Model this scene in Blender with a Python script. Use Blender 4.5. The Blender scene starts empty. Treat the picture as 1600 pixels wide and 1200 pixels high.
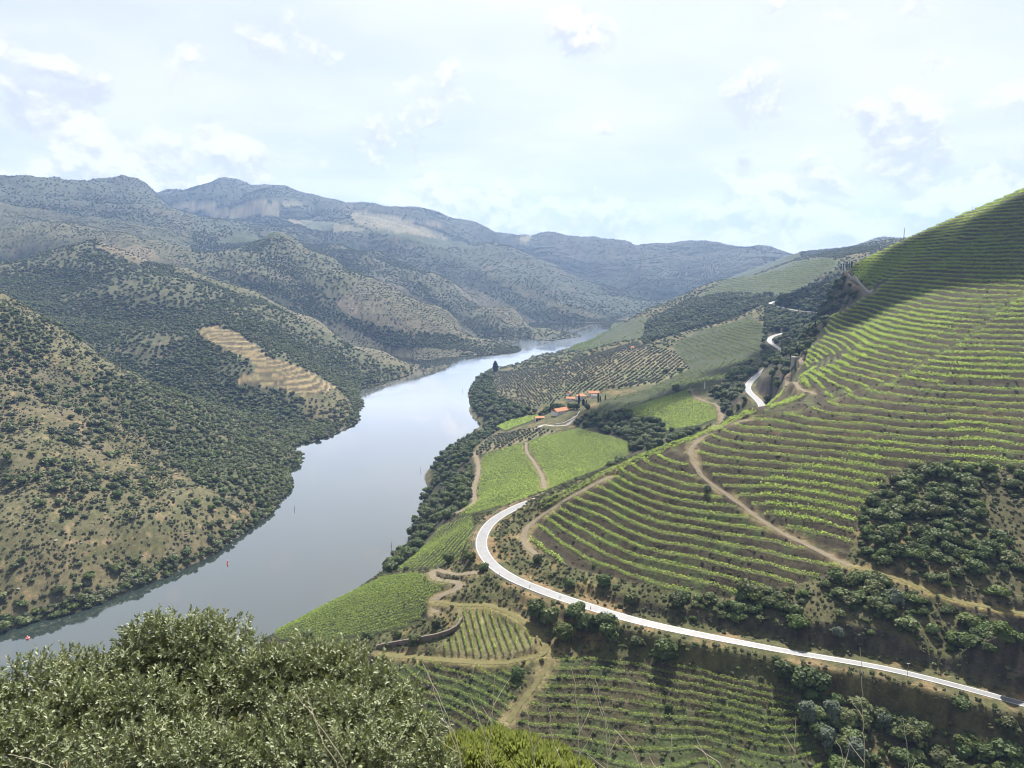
import bpy, math, random
import numpy as np
from math import radians, pi

# ------------------------------------------------------------------ camera, sky, sun, exposure
random.seed(7)
RNG = np.random.default_rng(11)
scene = bpy.context.scene
COL = scene.collection
CAM_Z = 250.0                 # metres above the river
FPX, PITCH = 1142.0, radians(9.93)      # focal length in photo pixels, downward tilt
CP, SP = math.cos(PITCH), math.sin(PITCH)
cam_d = bpy.data.cameras.new('camera')
cam_d.sensor_width = 36.0
cam_d.lens = 36.0 * FPX / 1600.0
cam_d.clip_start, cam_d.clip_end = 0.1, 60000.0
cam = bpy.data.objects.new('camera', cam_d)
COL.objects.link(cam)
cam.location = (0, 0, CAM_Z)
cam.rotation_euler = (pi / 2 - PITCH, 0, 0)
scene.camera = cam
scene.view_settings.view_transform = 'Standard'
scene.view_settings.look = 'None'
scene.view_settings.gamma = 1.0
scene.view_settings.use_curve_mapping = False
scene.view_settings.exposure = 1.5
scene.cycles.use_denoising = True
scene.cycles.filter_width = 1.1
scene.cycles.max_bounces = 6
scene.cycles.volume_bounces = 0

SUN_EL, SUN_AZ = radians(54), radians(14)    # azimuth measured from +Y (the view direction) towards +X
SUN_DIR = np.array([math.sin(SUN_AZ) * math.cos(SUN_EL), math.cos(SUN_AZ) * math.cos(SUN_EL), math.sin(SUN_EL)])
sun_d = bpy.data.lights.new('sun', 'SUN')
sun_d.energy = 4.9
sun_d.angle = radians(0.6)
sun_d.color = (1.0, 0.955, 0.88)
sun = bpy.data.objects.new('sun', sun_d)
COL.objects.link(sun)
sun.rotation_euler = (pi / 2 - SUN_EL, 0, pi - SUN_AZ)
sun.location = (0, 0, 3000)


class NT:
    """Tiny helper for building node trees."""
    def __init__(self, tree):
        self.t = tree
        tree.nodes.clear()
    def n(self, typ, **kw):
        nd = self.t.nodes.new(typ)
        for k, v in kw.items():
            if k.startswith('i_'):
                key = k[2:]
                nd.inputs[int(key) if key.isdigit() else key.replace('_', ' ')].default_value = v
            else:
                setattr(nd, k, v)
        return nd
    def l(self, a, b):
        self.t.links.new(a, b)
    def val(self, op, a, b=None, c=None, clamp=False):
        nd = self.t.nodes.new('ShaderNodeMath')
        nd.operation = op
        nd.use_clamp = clamp
        for i, s in enumerate((a, b, c)):
            if s is None:
                continue
            if isinstance(s, (int, float)):
                nd.inputs[i].default_value = s
            else:
                self.l(s, nd.inputs[i])
        return nd.outputs[0]
    def mix(self, fac, a, b, blend='MIX'):
        nd = self.t.nodes.new('ShaderNodeMix')
        nd.data_type = 'RGBA'
        nd.blend_type = blend
        for key, s in (('Factor', fac),):
            if isinstance(s, (int, float)):
                nd.inputs[0].default_value = s
            else:
                self.l(s, nd.inputs[0])
        for idx, s in ((6, a), (7, b)):
            if isinstance(s, tuple):
                nd.inputs[idx].default_value = (*s, 1) if len(s) == 3 else s
            else:
                self.l(s, nd.inputs[idx])
        return nd.outputs[2]
    def ramp(self, fac, stops):
        nd = self.t.nodes.new('ShaderNodeValToRGB')
        cr = nd.color_ramp
        while len(cr.elements) < len(stops):
            cr.elements.new(0.5)
        for e, (p, c) in zip(cr.elements, stops):
            e.position = p
            e.color = (*c, 1) if len(c) == 3 else c
        self.l(fac, nd.inputs[0])
        return nd.outputs[0]
    def smooth(self, x, lo, hi):
        nd = self.t.nodes.new('ShaderNodeMapRange')
        nd.interpolation_type = 'SMOOTHSTEP'
        nd.inputs[1].default_value = lo
        nd.inputs[2].default_value = hi
        self.l(x, nd.inputs[0])
        return nd.outputs[0]


def pix_dir(px, py):
    """unit direction through a photo pixel (used only to read real directions off the photograph)"""
    xr, yr = (px - 800) / FPX, (600 - py) / FPX
    v = np.array([xr, CP + yr * SP, -SP + yr * CP])
    return v / np.linalg.norm(v)


# world: Nishita sky with a high thin overcast and cumulus
world = bpy.data.worlds.new('World')
scene.world = world
world.use_nodes = True
w = NT(world.node_tree)
sky = w.n('ShaderNodeTexSky', sky_type='NISHITA', sun_disc=False)
sky.sun_elevation = SUN_EL
sky.sun_rotation = SUN_AZ
sky.altitude = 350
sky.air_density = 1.0
sky.dust_density = 1.2
SKY_K = 0.085
tc = w.n('ShaderNodeTexCoord')
nrm = w.n('ShaderNodeVectorMath', operation='NORMALIZE')
w.l(tc.outputs['Generated'], nrm.inputs[0])
sep = w.n('ShaderNodeSeparateXYZ')
w.l(nrm.outputs[0], sep.inputs[0])
# flat-layer projection for stratus, elongated towards the horizon
zc = w.val('ADD', w.val('MAXIMUM', sep.outputs[2], 0.0), 0.14)
cx, cy = w.val('DIVIDE', sep.outputs[0], zc), w.val('DIVIDE', sep.outputs[1], zc)
comb = w.n('ShaderNodeCombineXYZ')
w.l(cx, comb.inputs[0]); w.l(cy, comb.inputs[1])
n1 = w.n('ShaderNodeTexNoise', i_Scale=0.9, i_Detail=6.0, i_Roughness=0.52)
w.l(comb.outputs[0], n1.inputs['Vector'])
# puffy layer in direction space: warped cells piled up into cauliflower heads
S = 0.365 / SKY_K      # the view is exposed for the land, so the sky is set to stay just under white
def scol(r, g, b):
    return (r * S, g * S, b * S)
# thin overcast: pale blue where thin, near white where thick
thin = w.smooth(n1.outputs['Fac'], 0.36, 0.64)
veil = w.mix(thin, scol(0.725, 0.79, 0.89), scol(0.90, 0.92, 0.955))
base = w.mix(0.93, sky.outputs[0], veil)
# brightening of the veil towards the sun
dt = w.n('ShaderNodeVectorMath', operation='DOT_PRODUCT')
w.l(nrm.outputs[0], dt.inputs[0]); dt.inputs[1].default_value = tuple(SUN_DIR)
glow = w.smooth(dt.outputs['Value'], 0.6, 1.0)
base = w.mix(w.val('MULTIPLY', glow, 0.75), base, scol(1.12, 1.13, 1.13))
def billow(dz):
    mp = w.n('ShaderNodeMapping')
    mp.inputs['Scale'].default_value = (1.0, 1.0, 1.35)
    mp.inputs['Location'].default_value = (0, 0, dz)
    w.l(nrm.outputs[0], mp.inputs['Vector'])
    wn = w.n('ShaderNodeTexNoise', i_Scale=9.0, i_Detail=5.0, i_Roughness=0.6)
    w.l(mp.outputs[0], wn.inputs['Vector'])
    off = w.n('ShaderNodeVectorMath', operation='MULTIPLY_ADD')
    w.l(wn.outputs['Color'], off.inputs[0]); off.inputs[1].default_value = (0.13,) * 3
    w.l(mp.outputs[0], off.inputs[2])
    tot = None
    for sc_, k_ in ((8.5, 0.50), (21.0, 0.27), (52.0, 0.13)):
        v = w.n('ShaderNodeTexVoronoi', feature='F1', i_Scale=sc_)
        w.l(off.outputs[0], v.inputs['Vector'])
        q = w.val('MULTIPLY', w.val('SUBTRACT', 1.0, v.outputs['Distance']), k_)
        tot = q if tot is None else w.val('ADD', tot, q)
    n3 = w.n('ShaderNodeTexNoise', i_Scale=4.2, i_Detail=5.0, i_Roughness=0.55)
    w.l(mp.outputs[0], n3.inputs['Vector'])
    return w.val('ADD', tot, w.val('MULTIPLY', w.val('SUBTRACT', n3.outputs['Fac'], 0.5), 0.85))
b0, b1 = billow(0.0), billow(0.020)
band = w.smooth(sep.outputs[2], 0.21, 0.02)
def cover(b):
    c = w.val('ADD', b, w.val('MULTIPLY', band, 0.26))
    # single clouds placed by direction (px, py of the cloud centre in the photograph, angular radius)
    for (px, py, rad, amt) in ((95, 172, 0.062, .34), (20, 182, 0.04, .30), (165, 150, 0.042, .28), (950, 200, 0.034, .30), (1470, 105, 0.055, .26), (1560, 130, .05, .22),
                               (385, 95, 0.06, .18), (1165, 258, 0.026, .22), (1440, 268, 0.055, .18), (330, 205, .045, .16), (565, 215, .05, .16), (690, 260, .07, .16), (1570, 270, .05, .18), (825, 258, .035, .16), (1190, 300, .05, .14)):
        dv = w.n('ShaderNodeVectorMath', operation='DISTANCE')
        w.l(nrm.outputs[0], dv.inputs[0]); dv.inputs[1].default_value = tuple(pix_dir(px, py))
        c = w.val('ADD', c, w.val('MULTIPLY', w.smooth(dv.outputs['Value'], rad, 0.0), amt))
    return c
cum = cover(b0)
cmask = w.smooth(cum, 0.51, 0.69)
# sunlit tops and grey bases: the billow compared with itself a little higher up
lit = w.smooth(w.val('SUBTRACT', b0, b1), -0.10, 0.12)
core = w.smooth(cum, 0.72, 0.95)
ccol = w.mix(lit, scol(0.72, 0.765, 0.825), scol(1.04, 1.025, 1.03))
ccol = w.mix(w.val('MULTIPLY', core, .35), ccol, scol(1.04, 1.045, 1.05))
skyc = w.mix(w.val('MULTIPLY', cmask, 0.88), base, ccol)
# below the horizon: dull land colour
skyc = w.mix(w.smooth(sep.outputs[2], 0.0, -0.05), skyc, scol(0.25, 0.27, 0.24))
bg = w.n('ShaderNodeBackground', i_Strength=SKY_K)
w.l(skyc, bg.inputs['Color'])
wo = w.n('ShaderNodeOutputWorld')
w.l(bg.outputs[0], wo.inputs['Surface'])

# ------------------------------------------------------------------ numeric helpers
def hash2(ix, iy, seed):
    h = (ix.astype(np.int64) * 374761393 + iy.astype(np.int64) * 668265263 + seed * 1442695041) & 0xffffffff
    h = ((h ^ (h >> 13)) * 1274126177) & 0xffffffff
    h = ((h ^ (h >> 16)) * 2246822519) & 0xffffffff
    return ((h ^ (h >> 15)) & 0xffffff) / float(0xffffff)

def vnoise(x, y, seed=0):
    x = np.asarray(x, float); y = np.asarray(y, float)
    ix, iy = np.floor(x), np.floor(y)
    fx, fy = x - ix, y - iy
    fx = fx * fx * fx * (fx * (fx * 6 - 15) + 10); fy = fy * fy * fy * (fy * (fy * 6 - 15) + 10)
    a, b = hash2(ix, iy, seed), hash2(ix + 1, iy, seed)
    c, d = hash2(ix, iy + 1, seed), hash2(ix + 1, iy + 1, seed)
    return (a + (b - a) * fx) * (1 - fy) + (c + (d - c) * fx) * fy

def fbm(x, y, octv=4, seed=0, rough=0.5):
    s, amp, tot = 0.0, 1.0, 0.0
    for o in range(octv):
        s = s + amp * (vnoise(x * 2 ** o + 17.3 * o, y * 2 ** o - 9.1 * o, seed + o) - 0.5)
        tot += amp; amp *= rough
    return s / tot * 2          # about -1..1

def sstep(x, lo, hi):
    t = np.clip((x - lo) / (hi - lo), 0, 1)
    return t * t * (3 - 2 * t)

def tanv(py):
    yr = (600 - py) / FPX
    return (-SP + yr * CP) / (CP + yr * SP)

def wpt(px, py, d=None, z=None):
    """world point on the line of sight of a photo pixel at forward distance d, or at height z"""
    t = tanv(py)
    if d is None:
        d = (z - CAM_Z) / t
    yr = (600 - py) / FPX
    return (d * ((px - 800) / FPX) / (CP + yr * SP), d, CAM_Z + d * t)

def project(x, y, z):
    dz = z - CAM_Z
    f = y * CP - dz * SP
    f = np.where(f < 0.01, 0.01, f)
    u = y * SP + dz * CP
    return 800 + FPX * x / f, 600 - FPX * u / f

def inpoly(px, py, poly):
    res = np.zeros(px.shape, bool)
    n = len(poly)
    for i in range(n):
        x1, y1 = poly[i]; x2, y2 = poly[(i + 1) % n]
        if y1 == y2:
            continue
        c = ((y1 > py) != (y2 > py)) & (px < (x2 - x1) * (py - y1) / (y2 - y1) + x1)
        res ^= c
    return res

# ------------------------------------------------------------------ survey points of the valley
SURV = []
def S_(px, py, d=None, z=None):
    SURV.append(wpt(px, py, d, z))
def Wd(*pts):
    SURV.extend(pts)

SHORE_L = [(0, 988), (60, 970), (150, 945), (220, 917), (300, 882), (360, 847), (405, 815), (440, 778), (448, 740), (452, 702), (485, 692), (520, 680), (548, 665), (556, 645),
           (562, 620), (566, 600), (590, 596), (628, 588), (650, 577), (700, 566), (760, 554), (815, 545), (860, 535), (905, 526), (940, 512), (965, 503)]
SHORE_R = [(600, 890), (640, 850), (660, 800), (668, 760), (680, 725), (715, 692), (752, 663), (735, 632), (732, 610), (760, 580), (830, 557), (900, 538), (950, 519), (985, 503)]
shoreL = [wpt(px, py, z=0) for px, py in SHORE_L]
shoreR = [(-420, 60, 0), (-345, 180, 0), (-300, 260, 0), (-235, 345, 0), (-172, 420, 0), (-135, 485, 0)] + [wpt(px, py, z=0) for px, py in SHORE_R]
shoreL = [(-600, 100, 0), (-470, 300, 0), (-400, 410, 0)] + shoreL
Wd(*shoreL); Wd(*shoreR)
# river bed
for p in [(-420, 250), (-350, 370), (-265, 480), (-215, 600), (-190, 720), (-185, 850), (-170, 960), (-160, 1080), (-165, 1220), (-190, 1400), (-150, 1600), (-40, 1800), (90, 1990), (230, 2230), (330, 2500), (420, 2900)]:
    Wd((*p, -14.0))
# main road (px, py, height)
ROAD_PX = [(1700, 1128, 95), (1600, 1100, 95), (1400, 1048, 95), (1200, 1012, 95), (1000, 971, 95), (900, 941, 95), (840, 920, 95), (795, 900, 95), (764, 876, 95.5), (752, 848, 96), (768, 816, 96.5), (810, 791, 97), (850, 777, 97)]
ROAD = [wpt(px, py, z=z) for px, py, z in ROAD_PX]
ROAD += [(56, 498, 93), (110, 560, 90), (152, 608, 94), (194, 640, 103)]
ROAD += [wpt(1187, 642, z=111), wpt(1168, 605, z=114), wpt(1196, 577, z=116), wpt(1228, 556, z=120), wpt(1202, 531, z=124), wpt(1222, 521, z=126)]
ROAD += [(520, 1210, 136), wpt(1284, 490, z=149), wpt(1245, 485, z=151), wpt(1204, 475, z=154), wpt(1218, 469.5, z=156), (640, 1640, 160)]
Wd(*[p for p in ROAD if p[1] != 1210])
# camera's own hillside and the gully below it
Wd((120, 180, 92), (60, 190, 76), (0, 200, 70), (-70, 200, 64), (180, 170, 96), (-130, 240, 45), (-180, 280, 25), (-260, 200, 15), (250, 120, 130), (320, 180, 140))
S_(1500, 1190, z=78); S_(1600, 1190, z=80); S_(1600, 1140, z=86); S_(1400, 1120, z=83); S_(1290, 1190, z=75); S_(900, 1190, z=72); S_(650, 1200, z=68); S_(1100, 1190, z=73); S_(1250, 1090, z=86); S_(1000, 1100, z=80); S_(800, 1100, z=78)
S_(1000, 1025, z=87); S_(900, 1000, z=88); S_(650, 1045, z=77); S_(700, 1150, z=70)
# vineyard block, sloping front field
S_(710, 955, z=88); S_(840, 1012, z=87); S_(690, 1028, z=80.5); S_(780, 990, z=85); S_(690, 912, z=90); S_(620, 925, z=76); S_(560, 945, z=64); S_(500, 965, z=56); S_(640, 980, z=79); S_(450, 1005, z=50); S_(430, 990, z=47); S_(520, 940, z=51); S_(600, 897, z=57); S_(640, 878, z=64); S_(560, 1000, z=68)
S_(690, 870, z=80); S_(725, 870, z=90); S_(720, 830, z=81); S_(690, 840, z=60); S_(660, 850, z=38)
# green field between the road and the quinta
S_(720, 800, z=68); S_(790, 790, z=86); S_(870, 755, z=87); S_(800, 740, z=67); S_(745, 710, z=47); S_(850, 680, z=64); S_(905, 668, z=72); S_(985, 692, z=84); S_(700, 770, z=44); S_(700, 720, z=24)
S_(905, 628, z=72); S_(870, 652, z=66); S_(830, 660, z=55); S_(790, 670, z=36); S_(940, 650, z=82); S_(1020, 640, z=95); S_(1100, 650, z=98); S_(1060, 670, z=93); S_(1020, 690, z=92); S_(1130, 640, z=103); S_(1100, 600, z=108); S_(1000, 620, z=88)
# terraced spur on the right
S_(850, 870, d=352); S_(835, 835, d=378); S_(850, 800, d=398); S_(950, 900, d=326); S_(950, 850, d=350); S_(950, 800, d=377); S_(950, 760, d=400)
S_(1100, 930, d=302); S_(1100, 850, d=334); S_(1100, 780, d=364); S_(1100, 720, d=396)
S_(1200, 960, d=286); S_(1230, 900, d=304); S_(1200, 800, d=350); S_(1200, 720, d=390); S_(1210, 660, d=432)
S_(1300, 960, d=279); S_(1300, 890, d=305); S_(1300, 800, d=342); S_(1300, 700, d=392); S_(1300, 640, d=432); S_(1330, 608, d=470); S_(1240, 595, d=560); S_(1300, 560, d=575); S_(1262, 548, d=650); S_(1290, 500, d=740); S_(1350, 500, d=655); S_(1340, 450, d=850); S_(1318, 425, d=930)
S_(1400, 960, d=274); S_(1400, 850, d=312); S_(1400, 740, d=362); S_(1400, 640, d=420); S_(1400, 560, d=497); S_(1400, 480, d=610); S_(1400, 420, d=800); S_(1425, 384, d=960)
S_(1500, 1010, d=262); S_(1500, 920, d=285); S_(1500, 820, d=323); S_(1500, 740, d=358); S_(1500, 650, d=407); S_(1500, 560, d=470); S_(1500, 480, d=550); S_(1500, 420, d=640); S_(1500, 350, d=770)
S_(1600, 1020, d=262); S_(1600, 950, d=275); S_(1600, 850, d=308); S_(1600, 740, d=350); S_(1600, 600, d=435); S_(1600, 480, d=530); S_(1600, 400, d=610); S_(1600, 312, d=700)
S_(1750, 950, d=275); S_(1750, 740, d=345); S_(1750, 500, d=500); S_(1750, 250, d=680)
for q in ((850, 786, 402), (900, 760, 410), (950, 735, 418), (1000, 712, 425), (1050, 694, 432), (1095, 676, 440), (1140, 655, 450), (1178, 636, 462)):
    S_(q[0], q[1], d=q[2])
# hidden far side of that hill
Wd((90, 470, 112), (150, 520, 118), (200, 560, 126), (222, 690, 119), (275, 800, 124), (350, 880, 134), (420, 1000, 148), (520, 1080, 180), (650, 1150, 220), (560, 900, 300), (760, 900, 330), (800, 1200, 250), (900, 800, 380), (700, 1500, 190))
# wooded knob and the hills behind on the right bank
S_(1270, 450, d=1430); S_(1330, 430, d=1350); S_(1220, 466, d=1480); S_(1180, 500, d=1250); S_(1140, 530, d=1180); S_(1060, 560, d=1130); S_(1180, 560, d=960); S_(1110, 590, d=900)
S_(900, 600, d=990); S_(840, 610, d=1060); S_(790, 605, d=1230); S_(990, 545, d=1240); S_(940, 570, d=1120); S_(820, 575, d=1450); S_(880, 560, d=1400); S_(1060, 545, d=1230); S_(1000, 590, d=1010); S_(780, 640, d=1080); S_(780, 625, d=1140)
S_(950, 520, d=1950); S_(1010, 485, d=2050); S_(900, 545, d=1700); S_(1040, 520, d=1500); S_(1100, 480, d=1700); S_(1100, 510, d=1480); S_(1180, 460, d=1800); S_(1200, 425, d=2300); S_(1120, 440, d=2300); S_(1050, 470, d=2500); S_(1000, 493, d=2500); S_(1240, 410, d=2500); S_(1300, 392, d=2700); S_(1360, 385, d=2900); S_(1380, 372, d=3600); S_(1420, 381, d=3400); S_(1330, 388, d=3400); S_(1245, 394, d=3300); S_(1190, 425, d=3000)
Wd((1200, 4200, 180), (1700, 4300, 230), (1500, 2200, 330), (2500, 3500, 330), (900, 2000, 250), (700, 3300, 60), (900, 3600, 70))
# left bank: near spur
S_(0, 930, z=14); S_(0, 860, z=36); S_(0, 800, z=54); S_(0, 700, d=640); S_(0, 600, d=775); S_(0, 520, d=880); S_(0, 452, d=1010); S_(100, 910, z=14); S_(100, 850, z=32); S_(100, 780, z=52); S_(100, 700, d=680); S_(100, 600, d=850); S_(100, 512, d=1010); S_(200, 865, z=16); S_(200, 820, z=32); S_(200, 760, z=47); S_(200, 660, d=830); S_(200, 576, d=1000); S_(300, 820, z=20); S_(300, 780, z=32); S_(300, 720, d=770); S_(300, 622, d=960); S_(370, 770, z=20); S_(370, 735, z=30); S_(370, 685, d=870); S_(400, 672, d=955); S_(430, 735, z=12); S_(425, 700, z=20)
S_(-150, 900, d=540); S_(-150, 700, d=680); S_(-150, 500, d=900); S_(-150, 400, d=1100)
# the gully behind it
Wd((-320, 1060, 6), (-430, 1100, 14), (-530, 1130, 26), (-640, 1150, 55), (-790, 1180, 100))
# second spur
S_(150, 480, d=1480); S_(60, 470, d=1480); S_(220, 540, d=1290); S_(300, 600, d=1140); S_(300, 520, d=1350); S_(400, 580, d=1190); S_(400, 540, d=1290); S_(450, 620, d=1130); S_(500, 600, d=1180); S_(530, 640, d=1110); S_(440, 670, d=1030); S_(350, 640, d=1070); S_(315, 512, d=1360); S_(450, 520, d=1480); S_(550, 560, d=1530); S_(620, 573, d=1570); S_(300, 450, d=1620); S_(200, 430, d=1650); S_(100, 440, d=1620)
for px, py, d in ((0, 425, 1950), (60, 410, 1950), (150, 370, 1900), (200, 392, 1870), (300, 424, 1830), (400, 456, 1800), (500, 500, 1760), (600, 552, 1680)):
    S_(px, py, d=d); x, y, z = wpt(px, py + 14, d=d * 1.09); Wd((x, y, z - 34))
# third spur
S_(450, 420, d=2250); S_(550, 480, d=2060); S_(640, 530, d=1910); S_(600, 500, d=1990); S_(400, 425, d=2150); S_(500, 450, d=2130); S_(700, 545, d=1900)
for px, py, d in ((350, 392, 2450), (430, 358, 2500), (520, 400, 2500), (620, 452, 2370), (700, 492, 2230), (770, 532, 2060)):
    S_(px, py, d=d); x, y, z = wpt(px, py + 10, d=d * 1.08); Wd((x, y, z - 40))
# uplands to the left and the hills behind
S_(0, 340, d=2700); S_(100, 338, d=2800); S_(200, 350, d=2700); S_(60, 375, d=2300); S_(250, 378, d=2400); S_(0, 390, d=2250); S_(-150, 340, d=2600)
for px, py, d in ((520, 382, 3200), (600, 388, 3150), (700, 430, 2950), (800, 482, 2620), (860, 514, 2420)):
    S_(px, py, d=d); x, y, z = wpt(px, py + 8, d=d * 1.07); Wd((x, y, z - 45))
S_(650, 440, d=2750); S_(750, 490, d=2450); S_(830, 525, d=2280)
S_(560, 345, d=3900); S_(450, 355, d=3600); S_(650, 380, d=3700); S_(740, 402, d=3650); S_(780, 432, d=3300); S_(880, 482, d=2900); S_(900, 510, d=2750); S_(350, 345, d=3500)
for px, py, d in ((800, 398, 4200), (870, 408, 4000), (950, 442, 3750), (1040, 468, 3500)):
    S_(px, py, d=d); x, y, z = wpt(px, py + 8, d=d * 1.07); Wd((x, y, z - 45))
S_(930, 475, d=3150); S_(960, 492, d=2960)
for px, py, d in ((-150, 285, 4100), (0, 289, 4000), (60, 292, 4000), (100, 297, 4000), (140, 296, 3950), (185, 284, 3900), (225, 293, 3950), (250, 314, 3900), (300, 342, 3700)):
    S_(px, py, d=d); x, y, z = wpt(px, py + 25, d=d * 1.12); Wd((x, y, z))
for px, py, d in ((240, 303, 5000), (290, 293, 5000), (340, 285, 5000), (390, 290, 5100), (440, 287, 5100), (500, 305, 5050), (560, 316, 5000), (620, 323, 5100), (680, 331, 5100), (740, 350, 5000), (778, 365, 4900), (800, 366, 5200), (850, 362, 5300), (900, 373, 5200), (950, 371, 5200), (1000, 380, 5000), (1050, 378, 5000), (1100, 375, 5000), (1160, 384, 4900), (1195, 382, 4900), (1240, 398, 4700), (1290, 403, 4600)):
    S_(px, py, d=d); x, y, z = wpt(px, py + 30, d=d * 1.15); Wd((x, y, z))
S_(350, 325, d=4400); S_(480, 335, d=4300); S_(620, 350, d=4300); S_(700, 372, d=4400); S_(850, 395, d=4600); S_(1000, 410, d=4400); S_(1100, 410, d=4400); S_(1050, 450, d=3900); S_(1180, 400, d=4400); S_(1000, 440, d=3950)

P = np.array(SURV)
pa, pl = np.arctan2(P[:, 0], np.maximum(P[:, 1], .5)), np.log(np.maximum(np.hypot(P[:, 0], P[:, 1]), 1.5))
AS = 1.35      # azimuth weight against log-distance
def kern(r):
    return -r ** 1.35
A_ = np.stack([pa * AS, pl], 1)
K = kern(np.sqrt(((A_[:, None] - A_[None]) ** 2).sum(2)) + 1e-9)
n = len(P)
M = np.zeros((n + 3, n + 3))
M[:n, :n] = K - np.eye(n) * 0.0006
M[:n, n] = 1; M[:n, n + 1:] = A_
M[n:, :n] = M[:n, n:].T
sol = np.linalg.solve(M, np.concatenate([P[:, 2], np.zeros(3)]))
wts, poly = sol[:n], sol[n:]

# polar grid (finer where things are near and in view)
def seg(a, b, step):
    return np.arange(a, b, step)
AZ = np.radians(np.concatenate([seg(-56, -38, .5), seg(-38, 2, .115), seg(2, 39, .1), seg(39, 56.1, .5)]))
LD = np.concatenate([seg(math.log(1.5), math.log(190), .05), seg(math.log(190), math.log(900), .0034), seg(math.log(900), math.log(3000), .0058), seg(math.log(3000), math.log(9000), .013)])
NA, NL = len(AZ), len(LD)
# evaluate the interpolant on a coarse grid, then resample
ca = np.linspace(AZ[0], AZ[-1], 340); cl = np.linspace(LD[0], LD[-1], 420)
CG = np.zeros((len(cl), len(ca)))
for i, l in enumerate(cl):
    q = np.stack([ca * AS, np.full_like(ca, l)], 1)
    r = np.sqrt(((q[:, None] - A_[None]) ** 2).sum(2)) + 1e-9
    CG[i] = kern(r) @ wts + poly[0] + q @ poly[1:]
def bil(G, ga, gl, a, l):
    fa = np.clip((a - ga[0]) / (ga[1] - ga[0]), 0, len(ga) - 1.001); fl = np.clip((l - gl[0]) / (gl[1] - gl[0]), 0, len(gl) - 1.001)
    ia, il = fa.astype(int), fl.astype(int); ta, tl = fa - ia, fl - il
    return (G[il, ia] * (1 - ta) + G[il, ia + 1] * ta) * (1 - tl) + (G[il + 1, ia] * (1 - ta) + G[il + 1, ia + 1] * ta) * tl
GA, GL = np.meshgrid(AZ, LD)
D = np.exp(GL)
GX, GY = D * np.sin(GA), D * np.cos(GA)
Z0 = bil(CG, ca, cl, GA, GL)
# the viewer's own steep hillside
near = np.interp(D, [0, 5, 10, 20, 60, 120, 190, 240], [248.2, 244.2, 238.5, 228, 184, 128, 82, 60])
Z0 = near + (Z0 - near) * sstep(D, 110, 205)

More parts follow.
